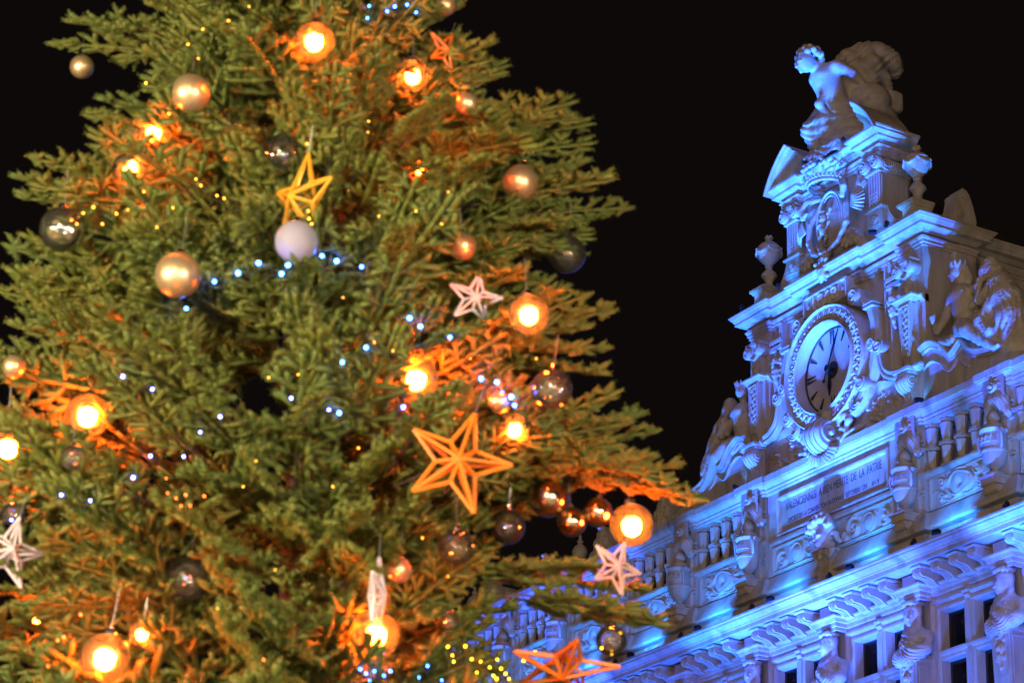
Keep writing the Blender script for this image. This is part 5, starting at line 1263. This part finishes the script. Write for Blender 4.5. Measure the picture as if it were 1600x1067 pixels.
SILV = mat('silver_cap', (.8, .8, .82), .22, 1.0); WIRE = mat('hanging_wire', (.5, .5, .5), .4, .8)
BULB = emis('glowing_globe_core', (1, .085, .006), 560)
def px_r(p): return (p-Vector(CAM)).length/F_PX
uv = {}
def shared(key, fn):
    if key not in uv: uv[key] = fn()
    return uv[key]
def cap_mesh():
    m = MB(); m.lathe([(.24, .93), (.25, 1.16), (.22, 1.2), (.0, 1.21)], (0, 0, 0), 12); m.tube([(.07*cos(a), 0, 1.27+.08*sin(a)) for a in np.linspace(0, 2*pi, 12)[:-1]], .02, 4, True); return m.mesh('cap', SILV, 40)
def wire_mesh():
    m = MB(); m.tube([(0, 0, 1.3), (.03, .02, 1.9), (0, 0, 2.9)], .018, 4); return m.mesh('wire', WIRE)
def ball(kind, x, y, r, label, lift=None, glow=1.0, group=None):
    p = surface(x, y, (r*.0033*.8) if lift is None else lift); R = px_r(p)*r
    names = {'lit': ('lit_globe', 'lamp'), 'gold': ('gold_bauble', 'bauble'), 'clear': ('glass_bauble', 'bauble'), 'pearl': ('pearl_bauble', 'bauble'), 'shiny': ('shiny_bauble', 'bauble')}
    nm, cat = names[kind]
    o = thing(nm, p, label, cat, group or {'lit': 'lit globes on the fir tree', 'gold': 'gold baubles on the fir tree', 'clear': 'clear glass baubles on the fir tree'}.get(kind)); o.scale = (R, R, R); o.rotation_euler = (rb.uniform(-.12, .12), rb.uniform(-.12, .12), rb.uniform(0, 6))
    mt = {'lit': G_LIT, 'gold': GOLD, 'clear': G_CLR, 'pearl': G_PRL, 'shiny': GOLD2}[kind]
    me = shared(kind, lambda: MB().sphere((0, 0, 0), 1, 40, 24).mesh('shell', mt, 180))
    parts = [('shell', me), ('cap', shared('cap', cap_mesh)), ('wire', shared('wire', wire_mesh))]
    if kind == 'lit':
        def core():
            s_ = SDF((-.8, -.8, -.8), (.8, .8, .8), .05); s_.ell((0, 0, -.12), (.42, .42, .4), .05)
            for a in range(5): s_.ell((.24*cos(a*1.257), .24*sin(a*1.257), .1), (.2, .2, .2), .1)
            t_ = MB(); s_.mesh(t_); return t_.mesh('core', BULB, 180)
        parts.append(('core', shared('core', core)))
    for n_, me_ in parts: c = link(n_, me_, None); c.parent = o
    return o
def star(x, y, r, m, label, tilt=(0, 0, 0), thick=.055, depth=.28, double=False, lift=.12, at_p=None, name='wire_star'):
    p = surface(x, y, lift) if at_p is None else at_p; R = px_r(p)*r
    o = thing(name, p, label, 'star', 'wire stars on the fir tree')
    # local frame: X right in the picture, Z up, -Y to the viewer
    o.rotation_euler = (Matrix((Vector(rh), Vector(h_), Vector((0, 0, 1)))).transposed()@Matrix.Rotation(radians(tilt[0]), 3, 'X')@Matrix.Rotation(radians(tilt[1]), 3, 'Z')@Matrix.Rotation(radians(tilt[2]), 3, 'Y')).to_euler(); o.scale = (R, R, R)
    O = [(cos(radians(90+72*i)), 0, sin(radians(90+72*i))) for i in range(5)]; I = [(.40*cos(radians(126+72*i)), 0, .40*sin(radians(126+72*i))) for i in range(5)]
    for i in range(5):
        for a, b_ in ((O[i], I[i]), (I[i], O[(i+1) % 5])): q = MB().tube([a, b_], thick, 5); e = link('rod', q.mesh('rod', m), None); e.parent = o
        for sy in ((-1, 1) if double else (-1,)):
            q = MB().tube([O[i], (0, sy*depth, 0)], thick*.9, 5); e = link('rod', q.mesh('rod', m), None); e.parent = o
            q = MB().tube([I[i], (0, sy*depth, 0)], thick*.9, 5); e = link('rod', q.mesh('rod', m), None); e.parent = o
    e = link('wire', MB().tube([(0, 0, 1), (.01, .0, 1.6)], .012, 4).mesh('wire', WIRE), None); e.parent = o
    return o
for x, y, r, lb, lf in ((491, 65, 31, 'frosted lit globe highest on the tree, glowing among orange-lit twigs', None), (645, 119, 26, 'lit globe near the upper right edge, partly behind twigs', .03), (826, 491, 32, 'pinkish lit globe at the right edge beside the small silver star', .14), (650, 592, 35, 'pink lit globe above the big orange star', .14), (137, 649, 34, 'lit globe on the left, in front of bright orange needles', None), (12, 699, 33, 'lit globe cut off by the left edge of the picture', None), (987, 820, 34, 'lit globe on the lowest right branch tip, in front of the balustrade', .1), (587, 991, 38, 'orange lit globe low in the middle, behind the edge-on white star', .16), (164, 1027, 38, 'orange lit globe at the bottom left with a silver cap', .16), (804, 670, 26, 'half hidden lit globe right of the big orange star tip', -.03), (240, 208, 25, 'upper one of two lit globes half hidden behind twigs, top left', -.06), (203, 262, 26, 'lower one of two lit globes half hidden behind twigs, top left', -.06), (222, 990, 20, 'small lit globe half hidden beside the bottom left orange globe', -.05), (60, 970, 17, 'small lit globe deep in the twigs at the bottom left', -.1), (655, 265, 14, 'tiny lit globe deep among the twigs above the silver star', -.12)):
    ball('lit', x, y, r, lb, lf)
for x, y, r, lb, lf in ((278, 430, 36, 'large matt gold bauble left of the pearl bauble', .12), (813, 285, 28, 'matt gold bauble under the upper right branch tips', .05), (722, 385, 22, 'small matt gold bauble above the silver star', .1), (128, 105, 18, 'small gold bauble hanging from the topmost left branch tip', .02), (298, 146, 30, 'matt gold bauble top left, half covered by twigs', .0), (730, 162, 18, 'small gold bauble at the upper right edge under the orange glow', .02), (696, 9, 16, 'small gold bauble cut by the top edge of the picture', .02), (22, 573, 18, 'small gold bauble at the far left edge', .03), (622, 890, 21, 'small pinkish gold bauble above the low middle globe', .05), (780, 628, 17, 'small dull gold bauble behind the blue fairy lights', .0)):
    ball('gold', x, y, r, lb, lf)
for x, y, r, lb, lf in ((857, 777, 31, 'shiny rose gold bauble right of the big orange star', .08), (893, 815, 23, 'shiny gold bauble, left one of the pair on the low right branch', .04), (934, 800, 23, 'shiny gold bauble, right one of the pair on the low right branch', .04)):
    ball('shiny', x, y, r, lb, lf, group='shiny gold baubles on the low right branch')
for x, y, r, lb, lf in ((440, 243, 33, 'clear glass bauble above the yellow star', .14), (97, 358, 35, 'clear glass bauble at the left edge under the branch tips', .06), (885, 397, 30, 'clear glass bauble at the right edge, middle height', .04), (862, 607, 32, 'clear glass bauble right of the blue fairy lights', .05), (293, 905, 36, 'large clear glass bauble, low on the left half of the tree', .12), (793, 823, 27, 'clear glass bauble under the big orange star', .05), (713, 855, 28, 'clear glass bauble half covered by twigs, below the big orange star', .0), (20, 803, 18, 'small clear glass bauble above the white star at the left edge', .04), (115, 715, 20, 'small clear glass bauble right of the left edge globes', .03), (955, 1000, 24, 'clear glass bauble beside the tilted orange star', .08), (702, 970, 15, 'small clear glass bauble near the yellow fairy lights', .04)):
    ball('clear', x, y, r, lb, lf)
ball('pearl', 463, 378, 34, 'milky pearl bauble at the lower tip of the yellow star', .13)
ORG = mat('orange_lacquer', (.95, .24, .02), .4); YEL = mat('golden_yellow_lacquer', (.85, .42, .03), .4, .2); WHT = mat('white_lacquer', (.75, .68, .74), .4); PNK = mat('pale_pink_lacquer', (.8, .5, .48), .45)
star(715, 722, 86, ORG, 'big orange wire star in the middle right of the tree', (0, 8, 16), .04, .22, True, .2)
star(473, 312, 76, YEL, 'golden yellow wire star between the clear and the pearl bauble', (4, -50, 6), .038, .34, True, .32)
star(742, 467, 45, WHT, 'small silver white wire star left of the pink globe', (0, 12, 8), .055, .2, False, .12)
star(14, 862, 58, WHT, 'white wire star cut off by the left edge', (0, 30, 10), .038, .35, True, .12)
star(962, 886, 46, PNK, 'pale pink star hanging under the lowest right globe', (0, 30, 20), .055, .2, False, .02)
star(880, 1042, 88, ORG, 'orange wire star tilted flat at the bottom right of the tree', (76, 0, 12), .04, .22, True, .12)
star(589, 930, 62, WHT, 'white wire star seen edge-on in front of the low middle globe', (0, 84, 0), .05, .2, True, .3)
star(697, 80, 36, ORG, 'small orange star at the upper right edge, mostly behind twigs', (0, 40, 15), .06, .2, False, -.02)
# ------------------------------------------------------------------ fairy lights
BL = emis('blue_fairy_light', (.015, .08, 1.0), 130); WM = emis('warm_fairy_light', (1, .4, .03), 13); VL = emis('cool_white_fairy_light', (.12, .14, 1.0), 40); YL = emis('yellow_fairy_light', (1, .5, .02), 16)
def string(label, m, pts, r=2.3, lift=.03, wirem=None):
    P = [surface(x, y, lift) for x, y in pts]; o = thing('light_string', P[0], label, 'fairy lights', 'strings of fairy lights on the tree')
    me = MB().sphere((0, 0, 0), 1, 8, 5).mesh('bulb', m, 180)
    for q in P: b_ = link('bulb', me, o, q); R = px_r(q)*r*rb.uniform(.8, 1.15); b_.scale = (R, R, R)
    w = MB()
    for a, b_ in zip(P, P[1:]):
        if (a-b_).length > .45: continue
        mid = (a+b_)/2-Vector((0, 0, .03))+Vector(h_)*.03; w.tube([tuple(a), tuple(mid), tuple(b_)], .0022, 4)
    if w.v: split_obj(w, 'cable', DARK, o, gap=.01)
string('string of blue fairy lights across the middle under the yellow star', BL, [(335, 440), (372, 427), (404, 411), (440, 428), (450, 414), (503, 400), (526, 408), (565, 417), (291, 482)], 3.1)
string('string of blue fairy lights around the pink globe', BL, [(640, 497), (657, 510), (703, 527), (572, 543), (535, 566), (630, 636), (530, 645), (784, 614), (799, 620), (804, 633), (752, 592), (776, 597)], 3.1)
string('string of bluish white fairy lights in the lower left', VL, [(192, 588), (238, 608), (344, 651), (313, 675), (208, 746), (96, 773), (141, 782), (18, 812), (235, 712), (287, 713), (455, 622), (514, 640)], 2.5)
string('string of warm fairy lights in the upper left', WM, [(317, 46), (357, 33), (389, 11), (294, 70), (310, 92), (264, 178), (339, 306), (146, 324), (182, 334), (130, 333), (306, 280), (314, 290), (350, 310), (482, 330), (483, 342), (487, 350), (480, 225), (200, 328), (225, 300), (245, 355), (270, 325), (120, 350), (160, 350), (228, 130)], 1.5)
string('string of yellow fairy lights at the bottom right of the tree', YL, [(707, 1023), (709, 1033), (727, 1009), (737, 1029), (751, 1033), (777, 1030), (783, 1044), (771, 1055), (790, 1052), (818, 1032), (836, 1018), (940, 1012), (954, 979), (776, 1060), (700, 1010), (745, 1050), (765, 1042), (795, 1060)], 1.8, .06)
string('string of blue fairy lights low in the middle behind the globe', BL, [(563, 1045), (572, 1052), (585, 1048), (600, 1055), (610, 1048), (655, 1058), (668, 1040), (690, 1062), (578, 1062)], 1.5)
string('short string of blue fairy lights at the top of the picture', BL, [(577, 10), (617, 11), (605, 18), (636, 8), (650, 20), (574, 29)], 1.5)
string('string of reddish fairy lights low on the left', emis('red_orange_fairy_light', (1, .12, .02), 20), [(262, 770), (275, 778), (290, 773), (283, 790), (297, 790), (319, 775), (260, 747), (90, 1000), (100, 995), (126, 960), (75, 1040), (412, 1030)], 1.5)
string('scattered warm white fairy lights deep in the crown', WM, [(585, 535), (614, 548), (575, 207), (576, 190), (545, 298), (592, 338), (536, 465), (466, 585), (420, 590), (650, 330), (700, 300), (690, 350), (838, 560), (735, 560), (660, 840), (520, 760), (380, 760), (860, 620), (430, 890), (340, 950), (610, 900), (700, 900), (400, 720), (560, 700)], 1.1)
